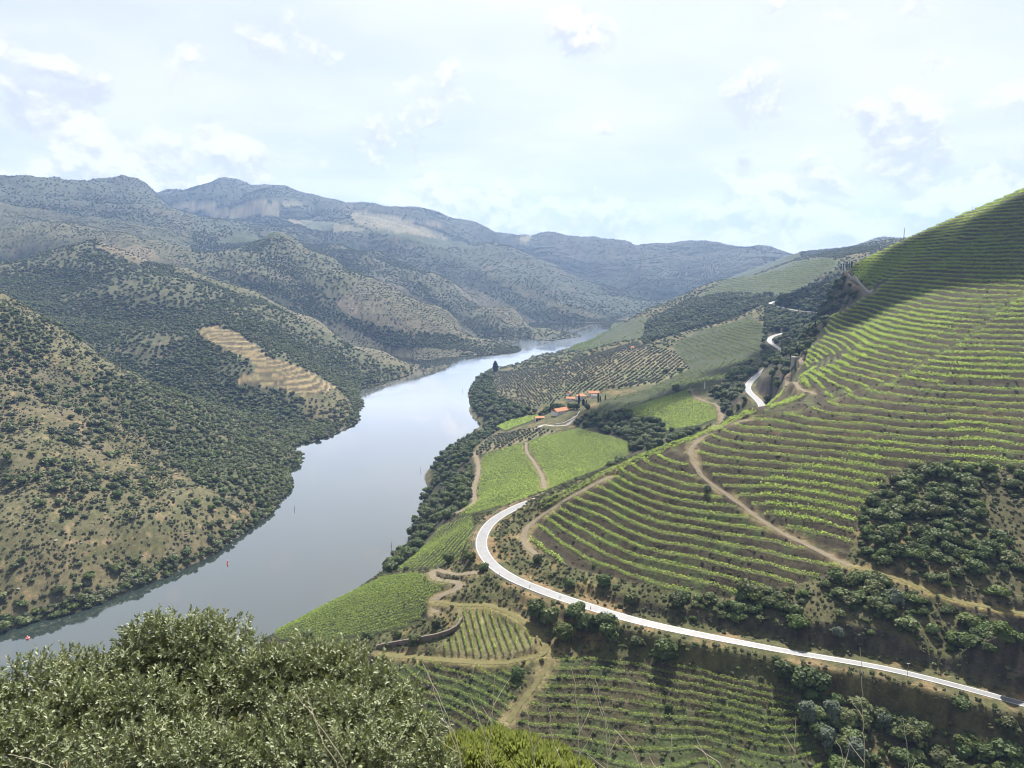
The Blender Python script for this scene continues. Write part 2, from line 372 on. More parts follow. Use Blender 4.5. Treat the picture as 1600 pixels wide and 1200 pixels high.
# ------------------------------------------------------------------ ground relief, covers, terraces, road bed
PX0, PY0 = project(GX, GY, Z0)
riv_y = [-100, 250, 370, 480, 600, 720, 850, 960, 1080, 1220, 1400, 1600, 1800, 1990, 2230, 2500, 2900, 4000, 9000]
riv_x = [-500, -420, -350, -265, -215, -190, -185, -170, -160, -165, -190, -150, -40, 90, 230, 330, 420, 700, 1500]
LEFT = GX < np.interp(GY, riv_y, riv_x)
(DRY, MID, FOREST, OCHRE, TAN, BARE, FTERR, FARF, TANF, GRASS, MAINV, LOWV, BLOCK, FRONT, GREENF, GROVE, MIDT, WOOD, WILD, ROCK, FARV, GREYF) = range(22)
RID = np.where(LEFT, DRY, GRASS)
def reg(rid, dmin, dmax, *poly):
    m = inpoly(PX0, PY0, poly) & (GY > dmin) & (GY < dmax)
    RID[m] = rid
    return m
def classify():
    RID[:] = np.where(LEFT, DRY, GRASS)
    RID[LEFT & (GY > 1020)] = FOREST
    RID[LEFT & (GY > 2080) & (Z0 > 210)] = TAN
    RID[(GY > 2950)] = FARF
    reg(FOREST, 1500, 3300, (300, 360), (560, 370), (900, 520), (905, 530), (640, 580), (300, 440))
    # left bank
    reg(MID, 500, 1030, (140, 585), (250, 600), (330, 635), (445, 700), (452, 770), (430, 790), (330, 765), (250, 705), (190, 650))
    reg(MID, 500, 1030, (0, 470), (90, 520), (60, 545), (0, 520))
    reg(BARE, 1500, 2300, (150, 388), (178, 361), (225, 383), (268, 405), (215, 412))
    reg(TAN, 1500, 2400, (230, 385), (330, 430), (450, 470), (470, 480), (380, 462), (280, 425))
    reg(FTERR, 1050, 2000, (415, 470), (450, 458), (520, 492), (600, 540), (740, 548), (650, 578), (600, 568), (500, 515))
    reg(OCHRE, 1000, 1450, (305, 515), (335, 507), (375, 520), (420, 556), (480, 578), (527, 605), (515, 620), (482, 642), (475, 620), (430, 604), (375, 601), (364, 592), (392, 582), (402, 570), (384, 560), (350, 546), (318, 529))
    reg(DRY, 1000, 1300, (478, 620), (530, 604), (550, 630), (545, 655), (475, 688), (468, 660))
    reg(FTERR, 1700, 2700, (525, 475), (560, 440), (590, 428), (700, 488), (765, 540), (700, 522), (630, 518), (540, 492))
    reg(FARV, 2200, 3200, (330, 382), (380, 358), (430, 356), (440, 368), (380, 380))
    reg(FTERR, 2000, 3300, (700, 430), (800, 480), (860, 515), (800, 510), (720, 460))
    reg(TAN, 2800, 3700, (760, 425), (890, 480), (960, 495), (930, 500), (820, 465))
    for q in (((272, 318), (335, 315), (338, 322), (330, 331), (268, 327)), ((330, 333), (400, 313), (436, 318), (436, 334), (380, 341), (325, 341)), ((440, 315), (470, 313), (472, 321), (440, 323)), ((440, 343), (522, 347), (580, 361), (520, 362), (470, 352)), ((546, 336), (565, 329), (640, 345), (705, 374), (640, 369), (560, 353)), ((660, 345), (690, 345), (690, 358), (672, 352)), ((812, 372), (832, 366), (826, 380), (812, 380))):
        reg(TANF, 3000, 7000, *q)
    reg(GREYF, 3000, 7000, (470, 345), (522, 348), (522, 361), (480, 357))
    reg(FARV, 3000, 7000, (560, 352), (640, 368), (705, 374), (760, 390), (680, 385), (600, 366))
    # right bank
    reg(GRASS, 150, 1700, (600, 890), (680, 725), (760, 580), (1100, 500), (1250, 400), (1600, 300), (1700, 1200), (560, 1200))
    reg(FARV, 1500, 2600, (880, 548), (930, 520), (1005, 495), (1012, 500), (1002, 540), (960, 552))
    reg(WOOD, 1250, 2400, (1005, 540), (1010, 500), (1080, 465), (1130, 455), (1215, 455), (1205, 470), (1140, 500), (1060, 520))
    reg(FARV, 1500, 2700, (1090, 465), (1130, 440), (1200, 415), (1300, 400), (1310, 415), (1230, 462), (1140, 456))
    reg(FARV, 2200, 4500, (960, 510), (1040, 472), (1150, 430), (1250, 392), (1250, 402), (1130, 448), (1060, 485), (985, 508))
    reg(WOOD, 2000, 3600, (1250, 400), (1330, 385), (1420, 385), (1380, 400), (1330, 405))
    reg(GROVE, 930, 1650, (765, 582), (800, 580), (870, 572), (990, 535), (1075, 555), (1080, 575), (1010, 606), (975, 607), (900, 618), (830, 640), (790, 635), (775, 620))
    reg(MIDT, 690, 1420, (1065, 562), (1050, 540), (1110, 508), (1170, 490), (1208, 520), (1182, 574), (1122, 602), (1078, 610), (1020, 640), (925, 662), (938, 626), (1010, 606), (1078, 576))
    reg(GROVE, 640, 980, (742, 706), (768, 682), (835, 669), (868, 674), (850, 680), (750, 710))
    reg(WOOD, 1150, 1700, (1205, 470), (1320, 422), (1350, 450), (1345, 458), (1290, 490))
    reg(WOOD, 860, 1350, (1195, 525), (1205, 475), (1285, 490), (1270, 530), (1230, 560))
    reg(WOOD, 600, 1000, (1110, 620), (1170, 560), (1190, 575), (1160, 600), (1165, 640), (1130, 655))
    reg(WOOD, 560, 900, (1195, 590), (1235, 560), (1240, 600), (1250, 615), (1190, 640))
    reg(WOOD, 480, 860, (925, 650), (1010, 640), (1060, 680), (1090, 660), (1100, 672), (960, 735), (920, 760), (985, 700), (990, 690), (890, 665))
    reg(WOOD, 850, 1700, (735, 600), (765, 580), (775, 620), (830, 640), (760, 660), (735, 635))
    reg(WOOD, 400, 1200, (600, 895), (640, 840), (670, 760), (680, 720), (720, 690), (800, 640), (830, 645), (790, 662), (740, 700), (735, 790), (700, 815), (680, 880))
    reg(GREENF, 430, 800, (745, 712), (850, 681), (905, 667), (985, 690), (985, 715), (960, 726), (872, 762), (805, 790), (712, 812), (738, 780), (750, 740))
    reg(GREENF, 620, 820, (962, 644), (1020, 624), (1078, 607), (1086, 624), (1118, 630), (1122, 655), (1092, 668), (1040, 676), (1036, 664), (1000, 655))
    reg(GREENF, 800, 1150, (772, 668), (800, 655), (843, 646), (843, 655), (790, 675))
    reg(FRONT, 375, 580, (614, 893), (650, 864), (688, 818), (712, 813), (738, 800), (744, 840), (735, 870), (700, 886), (650, 891))
    reg(FRONT, 280, 480, (430, 1000), (430, 985), (520, 938), (600, 898), (650, 893), (708, 912), (672, 938), (672, 962), (640, 980), (560, 998), (500, 1010))
    reg(BLOCK, 270, 340, (716, 948), (762, 951), (800, 968), (832, 990), (838, 1016), (780, 1029), (730, 1030), (684, 1024), (680, 1012), (710, 995))
    reg(WILD, 225, 420, (1340, 890), (1345, 800), (1390, 740), (1460, 722), (1700, 735), (1700, 1040), (1350, 1000), (1060, 955), (1060, 935), (1230, 918), (1320, 898))
    reg(WILD, 215, 300, (1250, 1040), (1400, 1062), (1700, 1130), (1700, 1260), (1280, 1260), (1290, 1190), (1245, 1110))
    m_low = reg(LOWV, 215, 296, (590, 1034), (680, 1036), (845, 1040), (880, 1028), (1000, 1030), (1130, 1050), (1240, 1080), (1250, 1130), (1300, 1200), (1310, 1260), (600, 1260))
    m_main = reg(MAINV, 290, 1060, (824, 845), (835, 822), (885, 776), (955, 736), (1080, 684), (1180, 636), (1240, 590), (1262, 540), (1290, 500), (1345, 458), (1312, 416), (1420, 362), (1600, 285), (1800, 210), (1900, 745), (1600, 735), (1460, 722), (1390, 740), (1345, 800), (1325, 870), (1320, 893), (1230, 916), (1130, 936), (1000, 912), (880, 882), (835, 862))

    m_main &= ~reg(WOOD, 560, 1800, (1195, 476), (1212, 468), (1316, 425), (1336, 446), (1340, 462), (1300, 492), (1282, 520), (1262, 548), (1246, 566), (1195, 580), (1190, 560))
    return m_low, m_main
M_LOW, M_MAIN = classify()

# natural relief: broad gullies plus small lumps, calmer near the water and on worked land
zr = np.clip(Z0, 0, None)
amp = sstep(zr, 2, 50)
gul = 1 - np.abs(fbm(GX / 260 + .3 * fbm(GX / 500, GY / 500, 2, 5), GY / 260, 4, 21)) * 2
gul2 = 1 - np.abs(fbm(GX / 700, GY / 700, 4, 31)) * 2
rough = np.where(LEFT, 1.0, 0.35) * sstep(D, 300, 900)
worked = np.isin(RID, (MAINV, LOWV, BLOCK, FRONT, GREENF, GROVE))
rough = np.where(worked, 0.05, rough)
Z = Z0 - amp * rough * ((9 + 6 * sstep(D, 1000, 1800)) * (gul - .5) + sstep(D, 1500, 3500) * 46 * (gul2 - .5)) + amp * np.where(worked, .1, 1) * (1.3 * fbm(GX / 22, GY / 22, 3, 3) * sstep(D, 150, 400) + .5 * fbm(GX / 6, GY / 6, 2, 4))
Z = np.where(D > 3300, Z + 10 * fbm(GX / 90, GY / 90, 3, 8), Z)

# the covers of the further hills follow the finished relief
PX0, PY0 = project(GX, GY, Z)
near_rid = RID.copy()
classify()
RID[:] = np.where(GY > 1060, RID, near_rid)
PX0, PY0 = project(GX, GY, Z0)
Zr = Z.copy()

# terraces
def u_of(z):
    return np.log1p(np.clip(.0068 * (z - 90) / 2.3, -.9, None)) / .0068
def z_of(u):
    return 90 + (np.exp(.0068 * u) - 1) * 2.3 / .0068
TRACK1 = [(1168, 655), (1122, 672), (1088, 692), (1080, 712), (1098, 745), (1150, 785), (1215, 828), (1280, 860), (1330, 886)]
RAMP = [(1195, 652), (1230, 645), (1270, 637), (1330, 613), (1385, 600), (1430, 575), (1480, 545), (1530, 515), (1575, 474), (1640, 440)]
east_of_track = inpoly(PX0, PY0, TRACK1 + [(1900, 900), (1900, 600), (1300, 600)])
above_ramp = inpoly(PX0, PY0, RAMP + [(1900, 400), (1900, 100), (1300, 100), (1195, 500)])
ZONE = np.zeros(GX.shape, int)
ZONE[east_of_track] = 1
ZONE[above_ramp] = 2
wob = .5 * fbm(GX / 75, GY / 75, 2, 41) + .16 * fbm(GX / 17, GY / 17, 2, 43)
U = u_of(Z0) + wob + np.choose(ZONE, [0.0, 0.42, 0.15]) + np.where(ZONE == 2, .0, 0)
def bench(u, flat=.40):
    k = np.floor(u); f = u - k
    return k + sstep(f, flat, 1.0)
Um = U + (z_of(0) * 0)
Zt = Z0 + (z_of(np.maximum(bench(U), -5)) - z_of(np.maximum(U, -5)))
edge = np.where(M_MAIN, 1.0, 0.0)
Z = np.where(M_MAIN, Zt + .12 * fbm(GX / 3, GY / 3, 2, 9), Z)
UL = Z0 / 1.35 + .35 * fbm(GX / 45, GY / 45, 2, 51) + .2 * fbm(GX / 12, GY / 12, 2, 52)
Z = np.where(M_LOW, Z0 + 1.35 * (bench(UL, .45) - UL) * .8 + .2 * fbm(GX / 4, GY / 4, 2, 10), Z)
M_MID = RID == MIDT
UM = Zr / 3.0 + .4 * fbm(GX / 60, GY / 60, 2, 61)
Z = np.where(M_MID, Zr + 3.0 * (bench(UM, .45) - UM) * .8, Z)
M_OCH = RID == OCHRE
UO = Zr / 5.2 + .3 * fbm(GX / 60, GY / 60, 2, 71)
Z = np.where(M_OCH, Zr + 5.2 * (bench(UO, .5) - UO) * .8, Z)
Z = np.where(Z0 < 0, np.minimum(Z, -.6), Z)
Z = np.clip(np.where(D > 6500, np.minimum(Z, 420), Z), -18, None)

def gidx(x, y):
    a, l = np.arctan2(x, y), np.log(np.maximum(np.hypot(x, y), 1.6))
    ja = np.clip(np.searchsorted(AZ, a) - 1, 0, NA - 2); il = np.clip(np.searchsorted(LD, l) - 1, 0, NL - 2)
    return ja, il, np.clip((a - AZ[ja]) / (AZ[ja + 1] - AZ[ja]), 0, 1), np.clip((l - LD[il]) / (LD[il + 1] - LD[il]), 0, 1)
def sample(G, x, y):
    ja, il, ta, tl = gidx(np.asarray(x, float), np.asarray(y, float))
    return (G[il, ja] * (1 - ta) + G[il, ja + 1] * ta) * (1 - tl) + (G[il + 1, ja] * (1 - ta) + G[il + 1, ja + 1] * ta) * tl
def pick(G, x, y):
    ja, il, ta, tl = gidx(np.asarray(x, float), np.asarray(y, float))
    return G[il + (tl > .5), ja + (ta > .5)]
def hit(px, py, dmin=20, dmax=6000, G=None):
    """first ground point on the line of sight of a photo pixel"""
    G = Z if G is None else G
    t = np.exp(np.linspace(math.log(dmin), math.log(dmax), 3000))
    yr = (600 - py) / FPX
    x = t * ((px - 800) / FPX) / (CP + yr * SP); z = CAM_Z + t * tanv(py)
    g = sample(G, x, t)
    k = np.argmax(z < g)
    if z[k] >= g[k]:
        k = len(t) - 1
    return np.array([x[k], t[k], g[k]])

def catmull(pts, step):
    P_ = np.array(pts, float)
    P_ = np.vstack([2 * P_[0] - P_[1], P_, 2 * P_[-1] - P_[-2]])
    out = []
    for i in range(1, len(P_) - 2):
        p0, p1, p2, p3 = P_[i - 1:i + 3]
        m = max(2, int(np.linalg.norm(p2 - p1) / step))
        # centripetal weights keep the curve from overshooting
        t1 = np.linalg.norm(p1 - p0) ** .5 + 1e-6; t2 = t1 + np.linalg.norm(p2 - p1) ** .5 + 1e-6; t3 = t2 + np.linalg.norm(p3 - p2) ** .5 + 1e-6
        for t in np.linspace(t1, t2, m, endpoint=False):
            a1 = (t1 - t) / t1 * p0 + t / t1 * p1
            a2 = (t2 - t) / (t2 - t1) * p1 + (t - t1) / (t2 - t1) * p2
            a3 = (t3 - t) / (t3 - t2) * p2 + (t - t2) / (t3 - t2) * p3
            b1 = (t2 - t) / t2 * a1 + t / t2 * a2
            b2 = (t3 - t) / (t3 - t1) * a2 + (t - t1) / (t3 - t1) * a3
            out.append((t2 - t) / (t2 - t1) * b1 + (t - t1) / (t2 - t1) * b2)
    out.append(P_[-2])
    return np.array(out)

def carve(line, half, blend):
    """level the ground along a line; returns the distance field"""
    best = np.full(Z.shape, 1e9); bz = np.zeros(Z.shape)
    R = half + blend
    for x, y, z in line:
        r = math.hypot(x, y); a = math.atan2(x, y); da = R / r
        j0, j1 = np.searchsorted(AZ, [a - da, a + da]); i0, i1 = np.searchsorted(LD, [math.log(max(r - R, 1.6)), math.log(r + R)])
        if j1 <= j0 or i1 <= i0:
            continue
        d2 = (GX[i0:i1, j0:j1] - x) ** 2 + (GY[i0:i1, j0:j1] - y) ** 2
        sub = best[i0:i1, j0:j1]
        m = d2 < sub
        sub[m] = d2[m]; bz[i0:i1, j0:j1][m] = z
    dist = np.sqrt(best)
    k = 1 - sstep(dist, half, R)
    Z[:] = Z * (1 - k) + bz * k
    return dist

road_line = catmull(ROAD, 2.0)
ROAD_DIST = carve(road_line - np.array([0, 0, .12]), 7.4, 5.0)
# the cutting above the road leans back
Z[:] = np.where((GY < 330) & (ROAD_DIST < 40), np.minimum(Z, 95.2 + 1.12 * np.clip(ROAD_DIST - 6.5, 0, None)), Z)
# tracks, read off the photograph as lines on the ground
TRACKS = {
    'vineyard track': (3.0, TRACK1),
    'grassy track': (2.4, [(1330, 886), (1400, 903), (1480, 935), (1600, 958), (1680, 968)]),
    'nose track': (3.2, [(955, 742), (918, 762), (880, 784), (840, 812), (820, 832), (820, 850), (838, 866)]),
    'upper track': (3.4, [(1243, 556), (1250, 572), (1236, 583), (1231, 592), (1246, 604), (1272, 616)]),
    'crest track': (4.5, [(1317, 424), (1324, 436), (1344, 450), (1364, 459)]),
    'field track': (2.8, [(822, 692), (823, 706), (834, 722), (846, 742), (851, 764)]),
    'bank track': (3.6, [(741, 708), (748, 730), (741, 768), (735, 790), (712, 805)]),
    'dirt lane': (4.0, [(748, 893), (715, 897), (684, 894), (676, 899), (690, 907), (716, 908), (712, 918), (690, 930), (679, 942), (680, 958)]),
    'block lane': (2.8, [(680, 942), (725, 945), (765, 948), (806, 964), (838, 988), (852, 1010), (846, 1022), (800, 1034), (740, 1035), (690, 1030), (640, 1026), (590, 1024)]),
    'lower lane': (2.4, [(852, 1012), (858, 1032), (842, 1062), (812, 1100), (792, 1130)]),
    'quinta lane': (4.0, [(836, 672), (850, 664), (868, 666), (884, 664), (900, 650)]),
    'far lane': (6.0, [(884, 548), (889, 540), (900, 532), (905, 527)]),
    'path by the wood': (3.5, [(1116, 672), (1128, 650), (1118, 632), (1088, 622), (1078, 608)]),
}
TRACK_LINES, TRACK_DIST = {}, np.full(Z.shape, 1e9)
for key, (wd, pl_) in TRACKS.items():
    pts = [hit(px, py) for px, py in pl_]
    ln = catmull(pts, 1.5)
    zz = sample(Z, ln[:, 0], ln[:, 1])
    kk = min(15, max(3, len(zz) // 4) | 1)
    zz = np.convolve(np.pad(zz, kk // 2, mode='edge'), np.ones(kk) / kk, 'valid')
    ln[:, 2] = zz
    TRACK_LINES[key] = ln
    TRACK_DIST = np.minimum(TRACK_DIST, carve(ln - np.array([0, 0, .10]), wd * .5 + 1.2, 2.2))
def blur(G, r):
    for ax_ in (0, 1):
        c_ = np.cumsum(np.pad(G, [(r + 1, r) if q == ax_ else (0, 0) for q in (0, 1)], mode='edge'), axis=ax_)
        G = (np.take(c_, range(2 * r + 1, c_.shape[ax_]), ax_) - np.take(c_, range(0, c_.shape[ax_] - 2 * r - 1), ax_)) / (2 * r + 1)
    return G
# how far the ground stands proud of (or lies below) its surroundings: crests dry and open, hollows wooded
CONV = np.clip((Z - blur(blur(Z, 14), 14)) / (D * .0045), -1.5, 1.5)
RAMP_LINE = catmull([hit(px, py) for px, py in RAMP], 2.0)
RAMP_DIST = np.sqrt(np.min([(GX - x) ** 2 + (GY - y) ** 2 for x, y, z in RAMP_LINE[::3]], axis=0))

# visibility of every ground vertex from the viewpoint (running maximum of elevation)
TV = (Z + 2.0 - CAM_Z) / D
RUN = np.maximum.accumulate(np.where(D > 60, (Z - CAM_Z) / D, -9), axis=0)
VIS = TV >= RUN
PX, PY = project(GX, GY, Z)
INV = VIS & (PX > -40) & (PX < 1640) & (PY > 200) & (PY < 1240)

# ------------------------------------------------------------------ mesh and material helpers
def mesh_np(name, V, faces, mats=(), smooth=False, tone=None, mat_idx=None):
    """mesh from numpy vertices and an (n,3) or (n,4) face array"""
    me = bpy.data.meshes.new(name)
    V = np.asarray(V, np.float32); F = np.asarray(faces, np.int32)
    me.vertices.add(len(V)); me.vertices.foreach_set('co', V.ravel())
    me.loops.add(F.size); me.loops.foreach_set('vertex_index', F.ravel())
    me.polygons.add(len(F)); me.polygons.foreach_set('loop_start', np.arange(0, F.size, F.shape[1], dtype=np.int32))
    if smooth:
        me.polygons.foreach_set('use_smooth', np.ones(len(F), bool))
    for m in mats:
        me.materials.append(m)
    if mat_idx is not None:
        me.polygons.foreach_set('material_index', np.asarray(mat_idx, np.int32))
    if tone is not None:
        at = me.attributes.new('tone', 'FLOAT', 'POINT')
        at.data.foreach_set('value', np.asarray(tone, np.float32))
    me.update()
    return me

def mesh_py(name, V, faces, mats=(), smooth=False, mat_idx=None):
    me = bpy.data.meshes.new(name)
    me.from_pydata([tuple(v) for v in V], [], faces)
    for m in mats:
        me.materials.append(m)
    if smooth:
        me.polygons.foreach_set('use_smooth', np.ones(len(faces), bool))
    if mat_idx is not None:
        me.polygons.foreach_set('material_index', np.asarray(mat_idx, np.int32))
    me.update()
    return me

def link(name, data, loc=(0, 0, 0), parent=None, label=None, cat=None, group=None, kind=None):
    o = bpy.data.objects.new(name, data)
    COL.objects.link(o)
    o.location = loc
    if parent is not None:
        o.parent = parent
    if label: o['label'] = label
    if cat: o['category'] = cat
    if group: o['group'] = group
    if kind: o['kind'] = kind
    return o

def mat_plain(name, col, rough=.8, noise=.15, scale=1.0, metal=0.0, spec=.3, bump=0.0):
    m = bpy.data.materials.new(name); m.use_nodes = True
    t = NT(m.node_tree)
    g = t.n('ShaderNodeTexCoord')
    nz = t.n('ShaderNodeTexNoise', i_Scale=scale, i_Detail=4.0)
    t.l(g.outputs['Object'], nz.inputs['Vector'])
    k = t.val('ADD', t.val('MULTIPLY', nz.outputs['Fac'], 2 * noise), 1 - noise)
    sc = t.n('ShaderNodeVectorMath', operation='SCALE')
    sc.inputs[0].default_value = col
    t.l(k, sc.inputs['Scale'])
    b = t.n('ShaderNodeBsdfPrincipled', i_Roughness=rough, i_Metallic=metal)
    b.inputs['Specular IOR Level'].default_value = spec
    t.l(sc.outputs[0], b.inputs['Base Color'])
    if bump:
        bp = t.n('ShaderNodeBump', i_Strength=bump, i_Distance=.1)
        t.l(nz.outputs['Fac'], bp.inputs['Height']); t.l(bp.outputs[0], b.inputs['Normal'])
    o = t.n('ShaderNodeOutputMaterial'); t.l(b.outputs[0], o.inputs[0])
    return m

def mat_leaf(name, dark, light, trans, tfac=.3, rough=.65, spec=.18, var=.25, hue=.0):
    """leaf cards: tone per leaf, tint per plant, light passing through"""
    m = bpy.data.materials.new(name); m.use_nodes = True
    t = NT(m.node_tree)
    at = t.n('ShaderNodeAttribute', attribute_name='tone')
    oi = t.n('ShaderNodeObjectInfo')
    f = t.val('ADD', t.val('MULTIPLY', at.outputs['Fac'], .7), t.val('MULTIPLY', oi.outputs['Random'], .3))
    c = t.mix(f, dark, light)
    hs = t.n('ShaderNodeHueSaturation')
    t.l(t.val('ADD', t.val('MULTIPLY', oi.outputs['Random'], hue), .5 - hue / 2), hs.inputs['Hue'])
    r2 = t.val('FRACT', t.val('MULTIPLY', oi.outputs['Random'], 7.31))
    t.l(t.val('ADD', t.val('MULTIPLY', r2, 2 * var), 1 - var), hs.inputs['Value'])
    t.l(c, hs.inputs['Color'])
    b = t.n('ShaderNodeBsdfPrincipled', i_Roughness=rough)
    b.inputs['Specular IOR Level'].default_value = spec
    t.l(hs.outputs[0], b.inputs['Base Color'])
    tr = t.n('ShaderNodeBsdfTranslucent')
    tr.inputs['Color'].default_value = (*trans, 1)
    mx = t.n('ShaderNodeMixShader', i_0=tfac)
    t.l(b.outputs[0], mx.inputs[1]); t.l(tr.outputs[0], mx.inputs[2])
    o = t.n('ShaderNodeOutputMaterial'); t.l(mx.outputs[0], o.inputs[0])
    return m

# ------------------------------------------------------------------ terrain mesh with its own ground colours
def blend(a, b, k):
    return a + (np.asarray(b) - a) * k[..., None]
nA = fbm(GX / 34, GY / 34, 4, 101); nB = fbm(GX / 7, GY / 7, 3, 102); nC = fbm(GX / 140, GY / 140, 3, 103); nD = fbm(GX / 2.6, GY / 2.6, 2, 104)
BASE = {DRY: (.126, .108, .060), MID: (.080, .085, .042), FOREST: (.080, .084, .048), OCHRE: (.27, .205, .105), TAN: (.110, .100, .056), BARE: (.155, .13, .078), FTERR: (.115, .100, .066),
        FARF: (.062, .072, .044), TANF: (.17, .155, .095), GRASS: (.085, .085, .038), MAINV: (.056, .045, .029), LOWV: (.072, .064, .036), BLOCK: (.15, .135, .07), FRONT: (.05, .056, .024), GREENF: (.045, .05, .022),
        GROVE: (.165, .145, .08), MIDT: (.050, .058, .026), WOOD: (.050, .050, .026), WILD: (.092, .085, .042), ROCK: (.07, .06, .05), FARV: (.060, .070, .033), GREYF: (.085, .10, .065)}
C = np.zeros(GX.shape + (3,))
for k_, c_ in BASE.items():
    C[RID == k_] = c_
# soften the borders between covers a little with noise
for rid, c2, s_, lo, hi in ((DRY, (.078, .080, .034), nA * .7 + nB * .5, -.15, .35), (DRY, (.20, .145, .085), nB + .3 * nA, .25, .65), (MID, (.14, .11, .06), nB, .15, .5), (FOREST, (.12, .10, .06), nA + nB, .25, .7), (TAN, (.075, .08, .042), nA + .5 * nC, -.1, .4),
                            (GRASS, (.15, .115, .055), nB + nA, .1, .6), (WILD, (.14, .11, .05), nB + nA, .1, .6), (MAINV, (.10, .072, .042), nA + .4 * nB, .25, .7), (MAINV, (.05, .06, .025), nB - .3 * nA, .2, .6), (LOWV, (.06, .075, .03), nB + nA, -.1, .4),
                            (FARF, (.085, .078, .052), nC + .6 * nA, .15, .55), (GROVE, (.13, .135, .068), nC + nA, -.05, .45), (OCHRE, (.19, .17, .08), nB, .0, .4), (FTERR, (.16, .13, .095), nB + nA, .1, .5), (WOOD, (.10, .095, .045), nB, .2, .6), (TANF, (.14, .135, .08), nA, 0, .5)):
    m = RID == rid
    C[m] = blend(C[m], c2, sstep(s_, lo, hi)[m])
# grass on the terrace benches, bare schist on the banks
fr = U - np.floor(U)
m = M_MAIN
C[m] = blend(C[m], (.085, .105, .032), (.75 * (1 - sstep(fr, .30, .46)) * sstep(nB, -.6, .3))[m])
nearramp = .45 * sstep(RAMP_DIST, 5, 1.5) * M_MAIN * sstep(nB, -.5, .2)
C = blend(C, (.13, .17, .035), nearramp)
fo = UO - np.floor(UO)
C[M_OCH] = blend(C[M_OCH], (.075, .062, .038), (.9 * sstep(fo, .45, .6))[M_OCH])
# the reddish bank and dry verge along road and tracks, pale strip at the waterline
verge = sstep(TRACK_DIST, 6.5, 3.0)
C = blend(C, (.20, .155, .085), verge * .75 * sstep(nB, -.5, .4))
gt = TRACK_LINES['grassy track']
gd = np.sqrt(np.min([(GX - x) ** 2 + (GY - y) ** 2 for x, y, z in gt[::4]], axis=0))
C = blend(C, (.21, .17, .055), sstep(gd, 4.5, 2.0) * .8)
bl = TRACK_LINES['block lane']
gd = np.sqrt(np.min([(GX - x) ** 2 + (GY - y) ** 2 for x, y, z in bl[::4]], axis=0))
C = blend(C, (.17, .145, .055), sstep(gd, 4.5, 2.2) * .7)
C = blend(C, (.20, .14, .075), sstep(ROAD_DIST, 10, 6) * sstep(nA + nB, -.3, .3) * .8 * (GY < 520))
C = blend(C, (.16, .145, .12), sstep(Z, .9, .3) * sstep(Z, -.6, -.1) * sstep(nB, -.2, .3) * .9)
slope = np.hypot(np.gradient(Z, axis=0) / (np.gradient(GL, axis=0) * D), np.gradient(Z, axis=1) / (np.gradient(GA, axis=1) * D))
rock = sstep(slope, .75, 1.1) * (GY < 900) * np.where(GY < 300, sstep(Z, 94.8, 96.5), 1.0) * np.where(M_MAIN | M_LOW, .0, 1)
C = blend(C, (.062, .054, .042), rock * .8)
C = blend(C, (.13, .105, .075), rock * sstep(nB + nD, .3, .9) * .6)
nat = np.isin(RID, (DRY, MID, FOREST, TAN, FARF, FTERR)) * 1.0
C = blend(C, (.118, .122, .062), nat * np.where(D > 2900, .12, .36) * sstep(CONV + .45 * nA, .15, 1.1))
C = blend(C, (.05, .058, .03), nat * .5 * sstep(-CONV + .3 * nB, .2, 1.0))
nE = fbm(GX / 1.3, GY / 1.3, 2, 105)
C *= (.66 * np.clip(1 + .34 * nD + .3 * nE * (D < 700) + .14 * nB, .3, 2))[..., None]
C = np.clip(C, .012, .5)

ground_m = bpy.data.materials.new('ground'); ground_m.use_nodes = True
t = NT(ground_m.node_tree)
at = t.n('ShaderNodeAttribute', attribute_name='ground')
g = t.n('ShaderNodeNewGeometry')
na = t.n('ShaderNodeTexNoise', i_Scale=.9, i_Detail=6.0, i_Roughness=.65)
nb = t.n('ShaderNodeTexNoise', i_Scale=.13, i_Detail=4.0, i_Roughness=.6)
nc = t.n('ShaderNodeTexVoronoi', i_Scale=.55)
for q in (na, nb, nc):
    t.l(g.outputs['Position'], q.inputs['Vector'])
k = t.val('ADD', t.val('MULTIPLY', na.outputs['Fac'], 1.5), t.val('MULTIPLY', nb.outputs['Fac'], .6))
k = t.val('ADD', k, -.05)
sc = t.n('ShaderNodeVectorMath', operation='SCALE')
t.l(at.outputs['Color'], sc.inputs[0]); t.l(k, sc.inputs['Scale'])
tuft = t.val('MULTIPLY', t.smooth(nc.outputs['Distance'], .45, .2), t.smooth(nb.outputs['Fac'], .42, .58))
col = t.mix(t.val('MULTIPLY', tuft, .45), sc.outputs[0], (.045, .052, .022))
b = t.n('ShaderNodeBsdfPrincipled', i_Roughness=.95)
b.inputs['Specular IOR Level'].default_value = .1
t.l(col, b.inputs['Base Color'])
bp = t.n('ShaderNodeBump', i_Strength=.7, i_Distance=.6)
t.l(na.outputs['Fac'], bp.inputs['Height']); t.l(bp.outputs[0], b.inputs['Normal'])
ou = t.n('ShaderNodeOutputMaterial'); t.l(b.outputs[0], ou.inputs[0])

idx = np.arange(NL * NA).reshape(NL, NA)
Fq = np.stack([idx[:-1, :-1], idx[:-1, 1:], idx[1:, 1:], idx[1:, :-1]], -1).reshape(-1, 4)
keep = ~((Z.ravel()[Fq] < -3).all(1))
Fq = Fq[keep]
me = mesh_np('terrain', np.stack([GX, GY, Z], -1).reshape(-1, 3), Fq, [ground_m], smooth=True)
ca_ = me.color_attributes.new('ground', 'FLOAT_COLOR', 'POINT')
ca_.data.foreach_set('color', np.concatenate([C, np.ones(GX.shape + (1,))], -1).astype(np.float32).ravel())
link('terrain', me, kind='structure')

